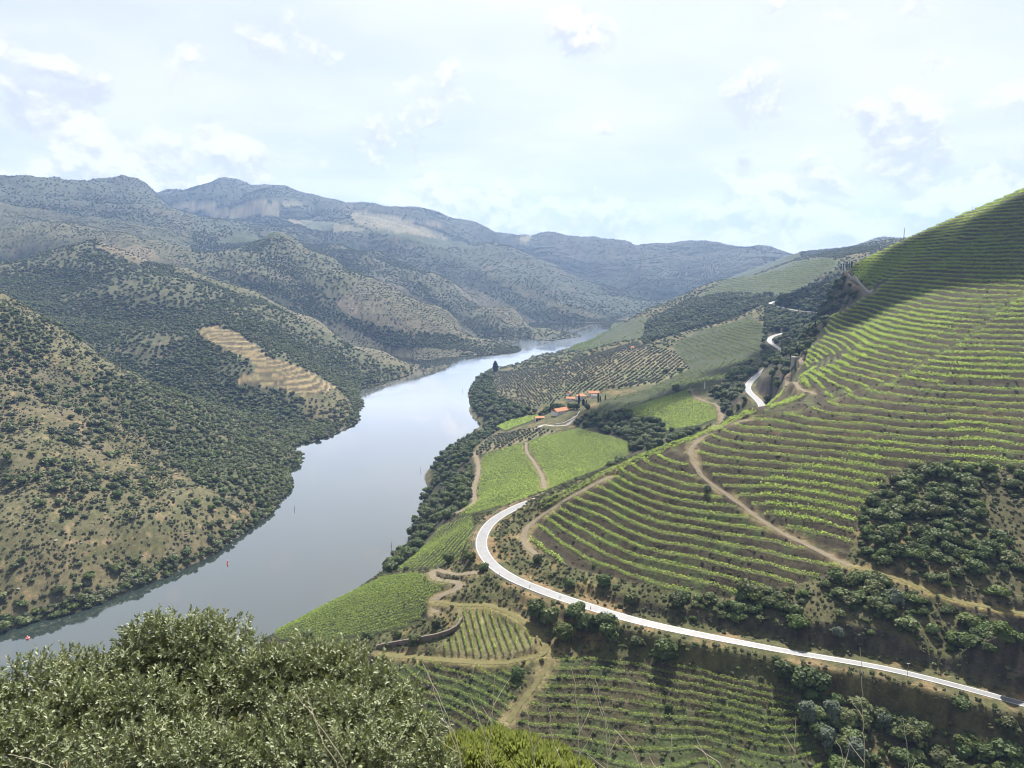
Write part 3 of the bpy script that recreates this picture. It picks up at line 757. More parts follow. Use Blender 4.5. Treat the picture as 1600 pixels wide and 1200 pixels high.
# ------------------------------------------------------------------ river
wm = bpy.data.materials.new('river_water'); wm.use_nodes = True
t = NT(wm.node_tree)
g = t.n('ShaderNodeNewGeometry')
mpv = t.n('ShaderNodeMapping'); mpv.inputs['Scale'].default_value = (1, .55, 1)
t.l(g.outputs['Position'], mpv.inputs['Vector'])
w1 = t.n('ShaderNodeTexNoise', i_Scale=.55, i_Detail=4.0, i_Roughness=.55)
w2 = t.n('ShaderNodeTexNoise', i_Scale=.012, i_Detail=3.0, i_Roughness=.5, i_Distortion=.4)
t.l(mpv.outputs[0], w1.inputs['Vector']); t.l(mpv.outputs[0], w2.inputs['Vector'])
calm = t.smooth(w2.outputs['Fac'], .40, .62)
bp = t.n('ShaderNodeBump', i_Distance=.06)
t.l(t.val('ADD', t.val('MULTIPLY', calm, .30), .02), bp.inputs['Strength'])
t.l(w1.outputs['Fac'], bp.inputs['Height'])
# silky water: dark green body, strong sky sheen that grows towards grazing views
body = t.n('ShaderNodeBsdfDiffuse'); body.inputs['Color'].default_value = (.020, .028, .024, 1)
gls = t.n('ShaderNodeBsdfGlossy'); gls.inputs['Color'].default_value = (1, .97, .91, 1)
t.l(t.val('ADD', t.val('MULTIPLY', calm, .06), .025), gls.inputs['Roughness'])
fr_ = t.n('ShaderNodeFresnel', i_IOR=1.333)
for q in (body, gls, fr_):
    t.l(bp.outputs[0], q.inputs['Normal'])
fac = t.val('ADD', t.val('MULTIPLY', fr_.outputs[0], 3.3), .0, clamp=True)
mxs = t.n('ShaderNodeMixShader')
t.l(fac, mxs.inputs[0]); t.l(body.outputs[0], mxs.inputs[1]); t.l(gls.outputs[0], mxs.inputs[2])
ou = t.n('ShaderNodeOutputMaterial'); t.l(mxs.outputs[0], ou.inputs[0])
rv, rf = [], []
for y in np.linspace(-200, 3600, 60):
    c_ = np.interp(y, riv_y, riv_x)
    for q in np.linspace(-420, 420, 8):
        rv.append((c_ + q, y, 0))
for i in range(59):
    for j in range(7):
        a_ = i * 8 + j
        rf.append((a_, a_ + 1, a_ + 9, a_ + 8))
link('river', mesh_py('river', rv, rf, [wm]), kind='structure')

# ------------------------------------------------------------------ roads and tracks
def ribbon(line, wd, lift, name, mats, jag=0.0, seed=0, offs=0.0, sub=1, mat_fn=None):
    L = np.asarray(line); T = np.gradient(L[:, :2], axis=0); T /= np.linalg.norm(T, axis=1)[:, None] + 1e-9
    N = np.stack([T[:, 1], -T[:, 0]], 1)
    n_ = len(L); s = np.arange(n_)
    wd = np.asarray(wd) * np.ones(n_); wl = wd / 2 + jag * fbm(s / 5.0, s * 0, 3, seed); wr = wd / 2 + jag * fbm(s / 5.0, s * 0 + 9, 3, seed + 5)
    offs_ = np.asarray(offs) * np.ones(n_)
    V, F = [], []
    cols_ = np.linspace(-1, 1, sub + 1)
    for cc in cols_:
        off = np.where(cc < 0, cc * wl, cc * wr) + offs_
        V.append(np.column_stack([L[:, :2] + N * off[:, None], L[:, 2] + lift]))
    V = np.stack(V, 1).reshape(-1, 3)
    m_ = sub + 1
    for i in range(n_ - 1):
        for j in range(sub):
            F.append((i * m_ + j, i * m_ + j + 1, (i + 1) * m_ + j + 1, (i + 1) * m_ + j))
    return mesh_np(name, V, F, mats, smooth=True)

asph = bpy.data.materials.new('worn_asphalt'); asph.use_nodes = True
t = NT(asph.node_tree)
g = t.n('ShaderNodeNewGeometry')
a1 = t.n('ShaderNodeTexNoise', i_Scale=.35, i_Detail=5.0, i_Roughness=.6); a2 = t.n('ShaderNodeTexNoise', i_Scale=6.0, i_Detail=3.0)
for q in (a1, a2):
    t.l(g.outputs['Position'], q.inputs['Vector'])
f = t.val('ADD', t.val('MULTIPLY', a1.outputs['Fac'], .7), t.val('MULTIPLY', a2.outputs['Fac'], .3))
col = t.ramp(f, [(.3, (.062, .062, .064)), (.7, (.125, .125, .127))])
b = t.n('ShaderNodeBsdfPrincipled', i_Roughness=.42)
b.inputs['Specular IOR Level'].default_value = .5
t.l(col, b.inputs['Base Color'])
ou = t.n('ShaderNodeOutputMaterial'); t.l(b.outputs[0], ou.inputs[0])
dirt_m = mat_plain('track_dirt', (.12, .10, .07), .95, .3, .5, spec=.1)
grass_track_m = mat_plain('grassy_track', (.095, .086, .038), .95, .35, .6, spec=.1)
pale_m = mat_plain('pale_gravel', (.24, .23, .205), .9, .2, .4, spec=.1)
white_line = mat_plain('road_paint', (.6, .6, .58), .6, .12, 1.0)
road_w = 3.9 + 2.5 * sstep(road_line[:, 0], 130, 10) + np.where(road_line[:, 1] > 480, 2.8 * sstep(road_line[:, 1], 480, 500), 0) * sstep(road_line[:, 0], 10, 130)
link('road', ribbon(road_line, road_w, 0.0, 'road', [asph], sub=2), kind='structure')
link('road_edge_line', ribbon(road_line, .13, .006, 'road_edge_line', [white_line], offs=road_w * .5 - .45), kind='structure')
link('road_edge_line', ribbon(road_line, .13, .006, 'road_edge_line', [white_line], offs=-road_w * .5 + .45), kind='structure')
dash = []
for key, ln in TRACK_LINES.items():
    mm = grass_track_m if key in ('grassy track', 'block lane', 'lower lane') else pale_m if key in ('far lane', 'quinta lane') else dirt_m
    wd = TRACKS[key][0]
    link('dirt_track' if mm is dirt_m else 'grassy_track' if mm is grass_track_m else 'gravel_lane', ribbon(ln, wd, 0.02, 'track', [mm], jag=.7, seed=len(key), sub=2), kind='structure')

# ------------------------------------------------------------------ foliage building
def rand_unit(n_, rng):
    v = rng.normal(size=(n_, 3)); return v / np.linalg.norm(v, axis=1)[:, None]
def quads(cen, nrm_, size, rng, aspect=1.0):
    """one quad per centre, facing nrm_, turned at random"""
    a = np.cross(nrm_, rand_unit(len(cen), rng)); a /= np.linalg.norm(a, axis=1)[:, None] + 1e-9
    b_ = np.cross(nrm_, a)
    s = np.asarray(size)[:, None] * .5
    a = a * s; b_ = b_ * s * aspect
    V = np.stack([cen - a - b_ * .6, cen + a * .7 - b_, cen + a + b_ * .7, cen - a * .6 + b_], 1).reshape(-1, 3)
    return V, np.arange(len(V)).reshape(-1, 4)

def crown_mesh(name, seed, mat, nq, leaf, lobes=7, flat=.8, up=.35, core=True, squash=1.0, spread=.55):
    """lumpy crown of unit radius standing on z=0: leaf cards on several lobes, over a dark twiggy core"""
    rng = np.random.default_rng(seed)
    lc = np.zeros((lobes, 3)); lr = np.zeros(lobes)
    for i in range(lobes):
        if i == 0:
            lc[i] = (0, 0, .75 * flat); lr[i] = .62
        else:
            a = rng.uniform(0, 2 * pi); r = rng.uniform(.3, spread)
            lc[i] = (r * math.cos(a), r * math.sin(a), flat * rng.uniform(.35, 1.1)); lr[i] = rng.uniform(.28, .46)
    wts_ = lr ** 2; wts_ /= wts_.sum()
    pick_ = rng.choice(lobes, nq, p=wts_)
    d = rand_unit(nq, rng); d[:, 2] = np.abs(d[:, 2]) * 1.0 - .3 * rng.random(nq); d /= np.linalg.norm(d, axis=1)[:, None]
    rad = lr[pick_] * (1 - .28 * rng.random(nq) ** 2)
    cen = lc[pick_] + d * rad[:, None] * np.array([1, 1, flat * squash])
    cen[:, 2] = np.maximum(cen[:, 2], .04)
    nr = d + .75 * rand_unit(nq, rng) + np.array([0, 0, up]); nr /= np.linalg.norm(nr, axis=1)[:, None]
    sz = leaf * rng.uniform(.6, 1.35, nq)
    V, F = quads(cen, nr, sz, rng)
    tone = np.repeat(np.clip(rng.normal(.5, .22, nq), 0, 1), 4)
    Vs, Fs, Ts = [V], [F], [tone]
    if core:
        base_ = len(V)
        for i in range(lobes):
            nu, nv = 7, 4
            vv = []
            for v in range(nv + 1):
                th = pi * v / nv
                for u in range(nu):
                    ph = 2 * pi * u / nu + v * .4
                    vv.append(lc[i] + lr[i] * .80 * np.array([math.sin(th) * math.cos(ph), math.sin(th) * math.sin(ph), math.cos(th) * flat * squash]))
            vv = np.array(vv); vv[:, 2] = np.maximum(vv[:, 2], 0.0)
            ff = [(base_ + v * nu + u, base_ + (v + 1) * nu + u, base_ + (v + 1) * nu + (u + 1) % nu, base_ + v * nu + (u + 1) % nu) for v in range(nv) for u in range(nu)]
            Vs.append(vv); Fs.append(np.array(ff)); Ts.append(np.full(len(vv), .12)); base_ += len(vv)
    return mesh_np(name, np.vstack(Vs), np.vstack(Fs), [mat], tone=np.concatenate(Ts))

def trunk_mesh(name, seed, mat, h=.6, r=.06, limbs=3):
    """tapered trunk with a few limbs, for a crown of unit radius"""
    rng = np.random.default_rng(seed)
    V, F = [], []
    def tube(p, q, r0, r1):
        b0 = len(V); ax = (q - p) / np.linalg.norm(q - p)
        s = np.cross(ax, (1, .3, .2)); s /= np.linalg.norm(s); e = np.cross(ax, s)
        for c_, rr in ((p, r0), ((p + q) / 2 + rng.normal(size=3) * .02, (r0 + r1) / 2), (q, r1)):
            for k_ in range(5):
                V.append(c_ + rr * (math.cos(k_ * 1.2566) * s + math.sin(k_ * 1.2566) * e))
        for j in range(2):
            for k_ in range(5):
                F.append((b0 + j * 5 + k_, b0 + j * 5 + (k_ + 1) % 5, b0 + (j + 1) * 5 + (k_ + 1) % 5, b0 + (j + 1) * 5 + k_))
    top = np.array([rng.normal() * .05, rng.normal() * .05, h * .55])
    tube(np.array([0, 0, -.25]), top, r, r * .75)
    for i in range(limbs):
        a = 2 * pi * i / limbs + rng.uniform(0, 1)
        tube(top, top + np.array([.35 * math.cos(a), .35 * math.sin(a), h * .7]), r * .6, r * .2)
    return mesh_np(name, V, F, [mat], smooth=True)

bark_m = mat_plain('bark', (.09, .07, .05), .9, .3, 6.0, spec=.1)
oak_m = mat_leaf('holm_oak_leaf', (0.020, 0.031, 0.010), (0.079, 0.104, 0.030), (0.083, 0.110, 0.024), .2, hue=.04)
scrub_m = mat_leaf('scrub_leaf', (0.035, 0.046, 0.017), (0.118, 0.140, 0.051), (0.104, 0.133, 0.038), .2, hue=.05, var=.3)
dusty_m = mat_leaf('grey_scrub_leaf', (0.041, 0.042, 0.026), (0.103, 0.100, 0.059), (0.068, 0.076, 0.035), .12, hue=.05)
heath_m = mat_leaf('heath_leaf', (.052, .058, .030), (.135, .140, .075), (.10, .12, .04), .15, hue=.06, var=.3)
fresh_m = mat_leaf('fresh_leaf', (0.041, 0.060, 0.016), (0.103, 0.130, 0.037), (0.103, 0.151, 0.020), .3, hue=.04)
olive_m = mat_leaf('olive_leaf', (0.049, 0.059, 0.038), (0.125, 0.136, 0.096), (0.083, 0.107, 0.049), .15, hue=.02, var=.15)
silver_m = mat_leaf('silvery_leaf', (0.050, 0.064, 0.043), (0.135, 0.158, 0.115), (0.086, 0.115, 0.056), .2, hue=.02, var=.12)
broom_m = mat_leaf('broom_flower', (0.057, 0.069, 0.012), (0.240, 0.194, 0.017), (0.171, 0.171, 0.012), .25, hue=.02, var=.15)
cyp_m = mat_leaf('cypress_leaf', (0.008, 0.013, 0.006), (0.020, 0.028, 0.013), (0.017, 0.029, 0.006), .1)
vine_m = mat_leaf('vine_leaf', (0.062, 0.098, 0.023), (0.180, 0.230, 0.066), (0.39, 0.51, 0.105), .47, rough=.5, hue=.03, var=.12)
vine_dull_m = mat_leaf('vine_leaf_dull', (0.060, 0.090, 0.024), (0.161, 0.201, 0.060), (0.342, 0.443, 0.090), .40, rough=.5, hue=.04, var=.18)
vine_far_m = mat_leaf('vine_leaf_far', (0.066, 0.086, 0.032), (0.140, 0.166, 0.066), (0.201, 0.261, 0.060), .3, hue=.03, var=.15)

far_road = road_line[road_line[:, 1] > 640]
frx, fry = project(far_road[:, 0], far_road[:, 1], far_road[:, 2])
def clear_of_road(X, Y, hgt):
    """the verge on the valley side of the far road is kept mown: no tall plant there"""
    Zg = sample(Z, X, Y)
    bx_, by_ = project(X, Y, Zg); tx_, ty_ = project(X, Y, Zg + hgt)
    ok = np.ones(len(X), bool)
    for rx_, ry_, (fx_, fy_, fz_) in zip(frx[::2], fry[::2], far_road[::2]):
        near_ = (np.abs(bx_ - rx_) < 3 + FPX * hgt * .45 / Y) & (by_ > ry_) & (ty_ < ry_ + 1) & (Y < fy_) & (np.hypot(X - fx_, Y - fy_) < 75)
        ok &= ~near_
    return ok
def scatter(mask_rids, spacing, seed, ymin, ymax, keep=None, xr=(-1800, 2200), dens=None, clear=6.0, road_gap=0):
    """jittered points, one per spacing cell, on the given covers"""
    rng = np.random.default_rng(seed)
    xs = np.arange(xr[0], xr[1], spacing); ys = np.arange(ymin, ymax, spacing)
    X, Y = np.meshgrid(xs, ys); X = X.ravel() + rng.uniform(-.5, .5, X.size) * spacing; Y = Y.ravel() + rng.uniform(-.5, .5, Y.size) * spacing
    m = np.abs(np.arctan2(X, Y)) < radians(41); X, Y = X[m], Y[m]
    m = np.isin(pick(RID, X, Y), mask_rids); X, Y = X[m], Y[m]
    m = (pick(ROAD_DIST, X, Y) > clear + 1) & (pick(TRACK_DIST, X, Y) > clear * .6) & (pick(Z, X, Y) > .12)
    X, Y = X[m], Y[m]
    if road_gap and len(X):
        m = clear_of_road(X, Y, road_gap); X, Y = X[m], Y[m]
    if dens is not None:
        m = rng.random(len(X)) < dens(X, Y); X, Y = X[m], Y[m]
    return X, Y, sample(Z, X, Y), rng

def shown(X, Y, Zg, h):
    """is the plant's top in view from the viewpoint, and how large does it show (photo pixels)"""
    px, py = project(X, Y, Zg + h * .6)
    tv = (Zg + h - CAM_Z) / np.hypot(X, Y)
    v = (tv > pick(RUN, X, Y)) & (px > -15) & (px < 1615) & (py < 1210) & (py > 200)
    return v, FPX * h / np.hypot(X, Y), px, py

def stuff_instances(name, pts, scl, rotz, protos, label=None, cat=None):
    """ONE object: many small plants past the number that are things of their own"""
    me_ = bpy.data.meshes.new(name)
    me_.vertices.add(len(pts)); me_.vertices.foreach_set('co', np.asarray(pts, np.float32).ravel())
    a = me_.attributes.new('scl', 'FLOAT_VECTOR', 'POINT'); a.data.foreach_set('vector', np.asarray(scl, np.float32).ravel())
    a = me_.attributes.new('rot', 'FLOAT_VECTOR', 'POINT'); r3 = np.zeros((len(pts), 3), np.float32); r3[:, 2] = rotz; a.data.foreach_set('vector', r3.ravel())
    a = me_.attributes.new('pick', 'INT', 'POINT'); a.data.foreach_set('value', RNG.integers(0, len(protos), len(pts)).astype(np.int32))
    o = link(name, me_, kind='stuff', label=label, cat=cat)
    ng = bpy.data.node_groups.new(name, 'GeometryNodeTree')
    ng.interface.new_socket('Geometry', in_out='INPUT', socket_type='NodeSocketGeometry')
    ng.interface.new_socket('Geometry', in_out='OUTPUT', socket_type='NodeSocketGeometry')
    N_ = ng.nodes; gi = N_.new('NodeGroupInput'); go_ = N_.new('NodeGroupOutput')
    jn = N_.new('GeometryNodeJoinGeometry')
    for p_ in reversed(protos):
        oi = N_.new('GeometryNodeObjectInfo'); oi.transform_space = 'ORIGINAL'
        oi.inputs['Object'].default_value = p_; oi.inputs['As Instance'].default_value = True
        ng.links.new(oi.outputs['Geometry'], jn.inputs[0])
    ip = N_.new('GeometryNodeInstanceOnPoints'); ip.inputs['Pick Instance'].default_value = True
    def attr(nm, typ):
        x = N_.new('GeometryNodeInputNamedAttribute'); x.data_type = typ; x.inputs['Name'].default_value = nm
        return x.outputs['Attribute']
    ng.links.new(gi.outputs[0], ip.inputs['Points']); ng.links.new(jn.outputs[0], ip.inputs['Instance'])
    ng.links.new(attr('pick', 'INT'), ip.inputs['Instance Index'])
    e2 = N_.new('FunctionNodeEulerToRotation'); ng.links.new(attr('rot', 'FLOAT_VECTOR'), e2.inputs[0]); ng.links.new(e2.outputs[0], ip.inputs['Rotation'])
    ng.links.new(attr('scl', 'FLOAT_VECTOR'), ip.inputs['Scale'])
    ng.links.new(ip.outputs[0], go_.inputs[0])
    md = o.modifiers.new('plants', 'NODES'); md.node_group = ng
    return o

# ---- shrubs of the left slope -------------------------------------------------
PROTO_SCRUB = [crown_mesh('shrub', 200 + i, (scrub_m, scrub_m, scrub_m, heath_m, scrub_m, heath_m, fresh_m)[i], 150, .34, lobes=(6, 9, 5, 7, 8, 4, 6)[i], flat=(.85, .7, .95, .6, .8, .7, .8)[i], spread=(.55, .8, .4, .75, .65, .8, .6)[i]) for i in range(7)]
PROTO_TUFT = [crown_mesh('tussock', 230 + i, dusty_m, 60, .5, lobes=4, flat=.55, core=False) for i in range(2)] + [crown_mesh('tussock', 235 + i, scrub_m, 60, .5, lobes=4, flat=.6, core=False) for i in range(2)]
proto_objs = {}
def dry_dens(X, Y):
    return np.clip(.58 + 1.25 * fbm(X / 44, Y / 44, 3, 77) - .3 * pick(CONV, X, Y) + .25 * sstep(pick(Z, X, Y), 14, 2), .06, .85)
sh = []
for rids, sp, seed, dn, smin, smax in (((DRY,), 6.8, 1, dry_dens, 1.4, 6.0), ((MID,), 5.2, 2, lambda X, Y: np.full(len(X), .9), 2.2, 4.8)):
    X, Y, Zg, rng = scatter(rids, sp, seed, 420, 1320, xr=(-1150, -120), dens=dn, clear=3)
    r = smin + (smax - smin) * rng.random(len(X)) ** 2.2
    sh.append(np.column_stack([X, Y, Zg, r]))
# the thick fringe along the water
m_sh = LEFT & (Z > .3) & (Z < 9) & (GY > 430) & (GY < 1300)
X, Y, Zg, rng = scatter((DRY, MID), 4.2, 3, 420, 1300, xr=(-700, -120), dens=lambda X, Y: np.where(pick(Z, X, Y) < 6 + 2 * fbm(X / 30, Y / 30, 2, 5), .85, 0), clear=0)
sh.append(np.column_stack([X, Y, Zg, rng.uniform(2.2, 4.6, len(X))]))
sh = np.vstack(sh)
vis, ppx, qx, qy = shown(sh[:, 0], sh[:, 1], sh[:, 2], sh[:, 3] * 1.3)
order = np.argsort(-np.where(vis & (sh[:, 1] < 1100), ppx, 0))
first, rest = order[:300], order[300:]
def shrub_label(p, px, py, r):
    size = 'big' if r > 4.0 else 'middling' if r > 3.0 else 'small'
    if p[2] < 9: where = "on the left bank's waterline"
    elif pick(RID, p[:1], p[1:2])[0] == MID: where = 'in the leafy strip of the left slope'
    elif py > 780: where = 'low on the left slope'
    elif px < 120: where = 'high on the dry left slope'
    else: where = 'midway up the left slope'
    return '%s dark shrub %s' % (size, where)
for i in first:
    p = sh[i]
    o = link('shrub', PROTO_SCRUB[int(RNG.integers(7))], tuple(p[:3] - np.array([0, 0, .15])), label=shrub_label(p, qx[i], qy[i], p[3]), cat='shrub', group='shrubs of the near left slope')
    o.scale = (p[3] * RNG.uniform(.9, 1.15), p[3] * RNG.uniform(.9, 1.15), p[3] * RNG.uniform(.85, 1.1)); o.rotation_euler = (0, 0, RNG.uniform(0, 6.28))
    proto_objs.setdefault(o.data.name, o)
SCRUB_O = [o for k_, o in proto_objs.items()]
S3 = lambda r: np.column_stack([r * RNG.uniform(.9, 1.2, len(r)), r * RNG.uniform(.9, 1.2, len(r)), r * RNG.uniform(.8, 1.15, len(r))])
p = sh[rest]
stuff_instances('left_slope_scrub', p[:, :3], S3(p[:, 3]), RNG.uniform(0, 6.28, len(p)), SCRUB_O)
# far woods and scrub of the left bank and the far right hills
far = []
for rids, sp, seed, y0, y1, lo, hi, dn in (
        ((FOREST,), 5.4, 11, 1000, 2000, 2.3, 4.6, lambda X, Y: np.clip(.78 + .9 * fbm(X / 130, Y / 130, 3, 81) - .32 * pick(CONV, X, Y), .28, .97)),
        ((FOREST,), 6.2, 12, 2000, 3400, 2.0, 4.2, lambda X, Y: np.clip(.6 + .8 * fbm(X / 160, Y / 160, 3, 82) - .28 * pick(CONV, X, Y), .25, .95)),
        ((TAN, FTERR, BARE, DRY), 6.4, 13, 1030, 3400, 1.0, 3.0, lambda X, Y: np.clip(.42 + .7 * fbm(X / 120, Y / 120, 3, 83), .03, .6)),
        ((FARF,), 10.5, 14, 2950, 6000, 2.2, 4.8, lambda X, Y: np.clip(.55 + .8 * fbm(X / 260, Y / 260, 3, 84) - .25 * pick(CONV, X, Y), .25, .92)),
        ((TANF,), 40.0, 15, 3300, 6000, 2.5, 5.0, lambda X, Y: np.full(len(X), .25)),
        ((WOOD, GRASS), 7.0, 16, 1200, 3600, 2.0, 4.0, lambda X, Y: np.where(pick(RID, X, Y) == WOOD, .8, .25))):
    X, Y, Zg, rng = scatter(rids, sp, seed, y0, y1, xr=(-3800, 3800), dens=dn)
    v, _, _, _ = shown(X, Y, Zg, hi * 1.5)
    X, Y, Zg = X[v], Y[v], Zg[v]
    far.append(np.column_stack([X, Y, Zg - .3, rng.uniform(lo, hi, len(X))]))
far = np.vstack(far)
stuff_instances('distant_scrub', far[:, :3], S3(far[:, 3]), RNG.uniform(0, 6.28, len(far)), SCRUB_O)
# ground tussocks and heather on the near slopes
tu_o = []
X, Y, Zg, rng = scatter((DRY,), 2.5, 21, 430, 1020, xr=(-900, -150), dens=lambda X, Y: np.clip(.42 + .7 * fbm(X / 18, Y / 18, 2, 78), .06, .9), clear=1)
v, _, _, _ = shown(X, Y, Zg, 1.0)
T1 = np.column_stack([X, Y, Zg, rng.uniform(.5, 1.7, len(X))])[v]
X, Y, Zg, rng = scatter((WILD, GRASS, LOWV), 2.2, 22, 205, 640, xr=(-200, 420), dens=lambda X, Y: np.where(pick(RID, X, Y) == LOWV, .3, .75), clear=4.2)
v, _, _, _ = shown(X, Y, Zg, 1.0)
T2 = np.column_stack([X, Y, Zg, rng.uniform(.4, 1.25, len(X))])[v]
X, Y, Zg, rng = scatter((MAINV,), 2.6, 23, 290, 900, xr=(0, 560), dens=lambda X, Y: np.where((pick(fr, X, Y) > .5), .24, 0), clear=3)
v, _, _, _ = shown(X, Y, Zg, 1.0)
T3 = np.column_stack([X, Y, Zg, rng.uniform(.35, 1.0, len(X))])[v]
TU = np.vstack([T1, T2, T3])
for i, me_ in enumerate(PROTO_TUFT):
    p = TU[i]
    o = link('tussock', me_, tuple(p[:3]), label='low grey-green tussock growing on open ground', cat='tussock', group='tussocks on open ground')
    o.scale = (p[3],) * 3
    tu_o.append(o)
stuff_instances('ground_tussocks', TU[4:, :3], S3(TU[4:, 3]), RNG.uniform(0, 6.28, len(TU) - 4), tu_o)

# ---- rocks along the waterline and on the dry slope
rock_m = mat_plain('pale_rock', (.15, .14, .12), .9, .35, 1.2, spec=.1)
def rock_mesh(seed):
    import bmesh
    rng = np.random.default_rng(seed); b_ = bmesh.new(); bmesh.ops.create_icosphere(b_, subdivisions=1, radius=1.0)
    for v in b_.verts:
        k_ = rng.uniform(.6, 1.25); v.co = (v.co.x * k_ * 1.2, v.co.y * k_, v.co.z * k_ * .6)
    m_ = bpy.data.meshes.new('rock'); b_.to_mesh(m_); b_.free(); m_.materials.append(rock_m); return m_
X, Y, Zg, rng = scatter((DRY, MID, FOREST, WOOD, GRASS), 2.6, 41, 330, 1500, xr=(-800, 60), dens=lambda X, Y: np.where(pick(Z, X, Y) < 1.1, .4, np.where(pick(RID, X, Y) == DRY, .022, 0)), clear=0)
v, _, _, _ = shown(X, Y, Zg, .6)
RK = np.column_stack([X, Y, Zg, rng.uniform(.3, 1.0, len(X)) ** 1.5 * 1.6])[v]
rk_o = []
for i in range(3):
    o = link('rock', rock_mesh(60 + i), tuple(RK[i, :3]), label='pale rock among the stones of the left bank', cat='rock', group='rocks of the river banks'); o.scale = (RK[i, 3],) * 3; rk_o.append(o)
stuff_instances('scattered_rocks', RK[3:, :3], S3(RK[3:, 3]), RNG.uniform(0, 6.28, len(RK) - 3), rk_o)

# ---- trees and bushes with trunk and crown --------------------------------------
TREES = {}
def tree_set(key, mats, nvar, nq, leaf, h, trunk_r, lobes, flat, seed, **kw):
    TREES[key] = [(crown_mesh(key + '_crown', seed + i, mats[i % len(mats)], nq, leaf, lobes=lobes, flat=flat, **kw), trunk_mesh(key + '_trunk', seed + 50 + i, bark_m, h, trunk_r)) for i in range(nvar)]
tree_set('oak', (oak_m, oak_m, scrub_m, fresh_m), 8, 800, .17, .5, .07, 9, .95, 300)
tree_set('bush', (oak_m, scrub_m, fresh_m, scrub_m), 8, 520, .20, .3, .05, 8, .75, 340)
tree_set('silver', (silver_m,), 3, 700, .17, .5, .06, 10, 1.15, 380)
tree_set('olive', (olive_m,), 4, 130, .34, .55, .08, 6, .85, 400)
CROWN_O = {}
def plant(kind, name, p, r, label, cat, group, var=None, zs=1.0):
    v = int(RNG.integers(len(TREES[kind]))) if var is None else var
    cm, tm = TREES[kind][v]
    root = link(name, None, (p[0], p[1], p[2] - .12), label=label, cat=cat, group=group)
    s = r * RNG.uniform(.92, 1.1)
    root.scale = (s, s * RNG.uniform(.92, 1.08), r * zs * RNG.uniform(.9, 1.1)); root.rotation_euler = (0, 0, RNG.uniform(0, 6.28))
    c_ = link('crown', cm, parent=root); link('trunk', tm, parent=root)
    CROWN_O.setdefault(kind, {})[cm.name] = c_
    return root
def plant_field(kind, name, pts, limit, labeller, cat, group, stuff_name, zs=1.0):
    v, s, qx_, qy_ = shown(pts[:, 0], pts[:, 1], pts[:, 2], pts[:, 3] * 1.4)
    o_ = np.argsort(-np.where(v, s, 0)); nv = int(v.sum())
    for i in o_[:min(limit, nv)]:
        plant(kind, name, pts[i, :3], pts[i, 3], labeller(pts[i], qx_[i], qy_[i]), cat, group, zs=zs)
    rest_ = pts[o_[min(limit, nv):]]
    if len(rest_):
        pr = list(CROWN_O[kind].values())
        stuff_instances(stuff_name, rest_[:, :3], S3(rest_[:, 3]) * np.array([1, 1, zs]), RNG.uniform(0, 6.28, len(rest_)), pr)

# right-hand slope below and above the road
def wild_dens(X, Y):
    return np.clip(.78 + .95 * fbm(X / 26, Y / 26, 2, 91) + .25 * fbm(X / 70, Y / 70, 2, 92), .03, .92)
X, Y, Zg, rng = scatter((WILD,), 4.3, 31, 205, 420, xr=(0, 400), dens=wild_dens, clear=10)
pts_a = np.column_stack([X, Y, Zg, 1.5 + 4.0 * rng.random(len(X)) ** 1.6])
X, Y, Zg, rng = scatter((GRASS,), 9.0, 32, 205, 620, xr=(-160, 300), dens=lambda X, Y: np.full(len(X), .5), clear=6)
pts_b = np.column_stack([X, Y, Zg, 1.0 + 1.6 * rng.random(len(X)) ** 2])
pts = np.vstack([pts_a, pts_b])
def lab_bush(p, px, py):
    size = 'big rounded' if p[3] > 3.6 else 'middling' if p[3] > 2.4 else 'small'
    where = 'below the right road' if (py > 1045 and px > 1150) else 'right of the terraced vineyard' if (px > 1330 and py < 905) else 'above the road bank' if px > 1000 and py > 900 else 'around the road bend'
    return '%s green bush %s' % (size, where)
plant_field('bush', 'bush', pts, 300, lab_bush, 'bush', 'bushes on the slopes around the road', 'more_bushes')
# woods on the right bank
X, Y, Zg, rng = scatter((WOOD,), 7.2, 33, 380, 1750, xr=(-200, 720), dens=lambda X, Y: np.clip(.75 + .5 * fbm(X / 50, Y / 50, 2, 93), .2, .97), clear=5, road_gap=7)
pts = np.column_stack([X, Y, Zg, rng.uniform(2.6, 6.2, len(X))])
def lab_oak(p, px, py):
    size = 'tall' if p[3] > 4.9 else 'rounded' if p[3] > 3.7 else 'low'
    where = 'along the right river edge' if px < 800 else 'beside the green fields' if (px < 1115 and py > 600) else 'beside the far road' if py > 500 else 'on the wooded knob'
    return '%s dark green tree %s' % (size, where)
plant_field('oak', 'oak_tree', pts, 290, lab_oak, 'tree', 'trees of the right bank woods', 'more_woodland')
# olive grove on the far side of the quinta: straight rows
ax = np.array([.42, .907]); bx = np.array([.907, -.42])
gg = []
for i in range(-140, 140):
    for j in range(-140, 140):
        q = np.array([120, 1200]) + ax * i * 6.4 + bx * j * 7.2
        gg.append(q)
gg = np.array(gg); gg += RNG.normal(size=gg.shape) * .45
m = (pick(RID, gg[:, 0], gg[:, 1]) == GROVE) & (np.abs(np.arctan2(gg[:, 0], gg[:, 1])) < .6) & (RNG.random(len(gg)) < .93); gg = gg[m]
pts = np.column_stack([gg, sample(Z, gg[:, 0], gg[:, 1]), RNG.uniform(1.6, 2.5, len(gg))])
plant_field('olive', 'olive_tree', pts, 300, lambda p, px, py: 'olive tree %s' % ('of the small nearer plot' if p[1] < 930 else 'at the lower edge of the grove' if py > 610 else 'in the upper half of the grove' if py < 580 else 'in the middle of the grove'), 'olive tree', 'olive trees in the grove behind the farmhouse', 'more_olive_trees')

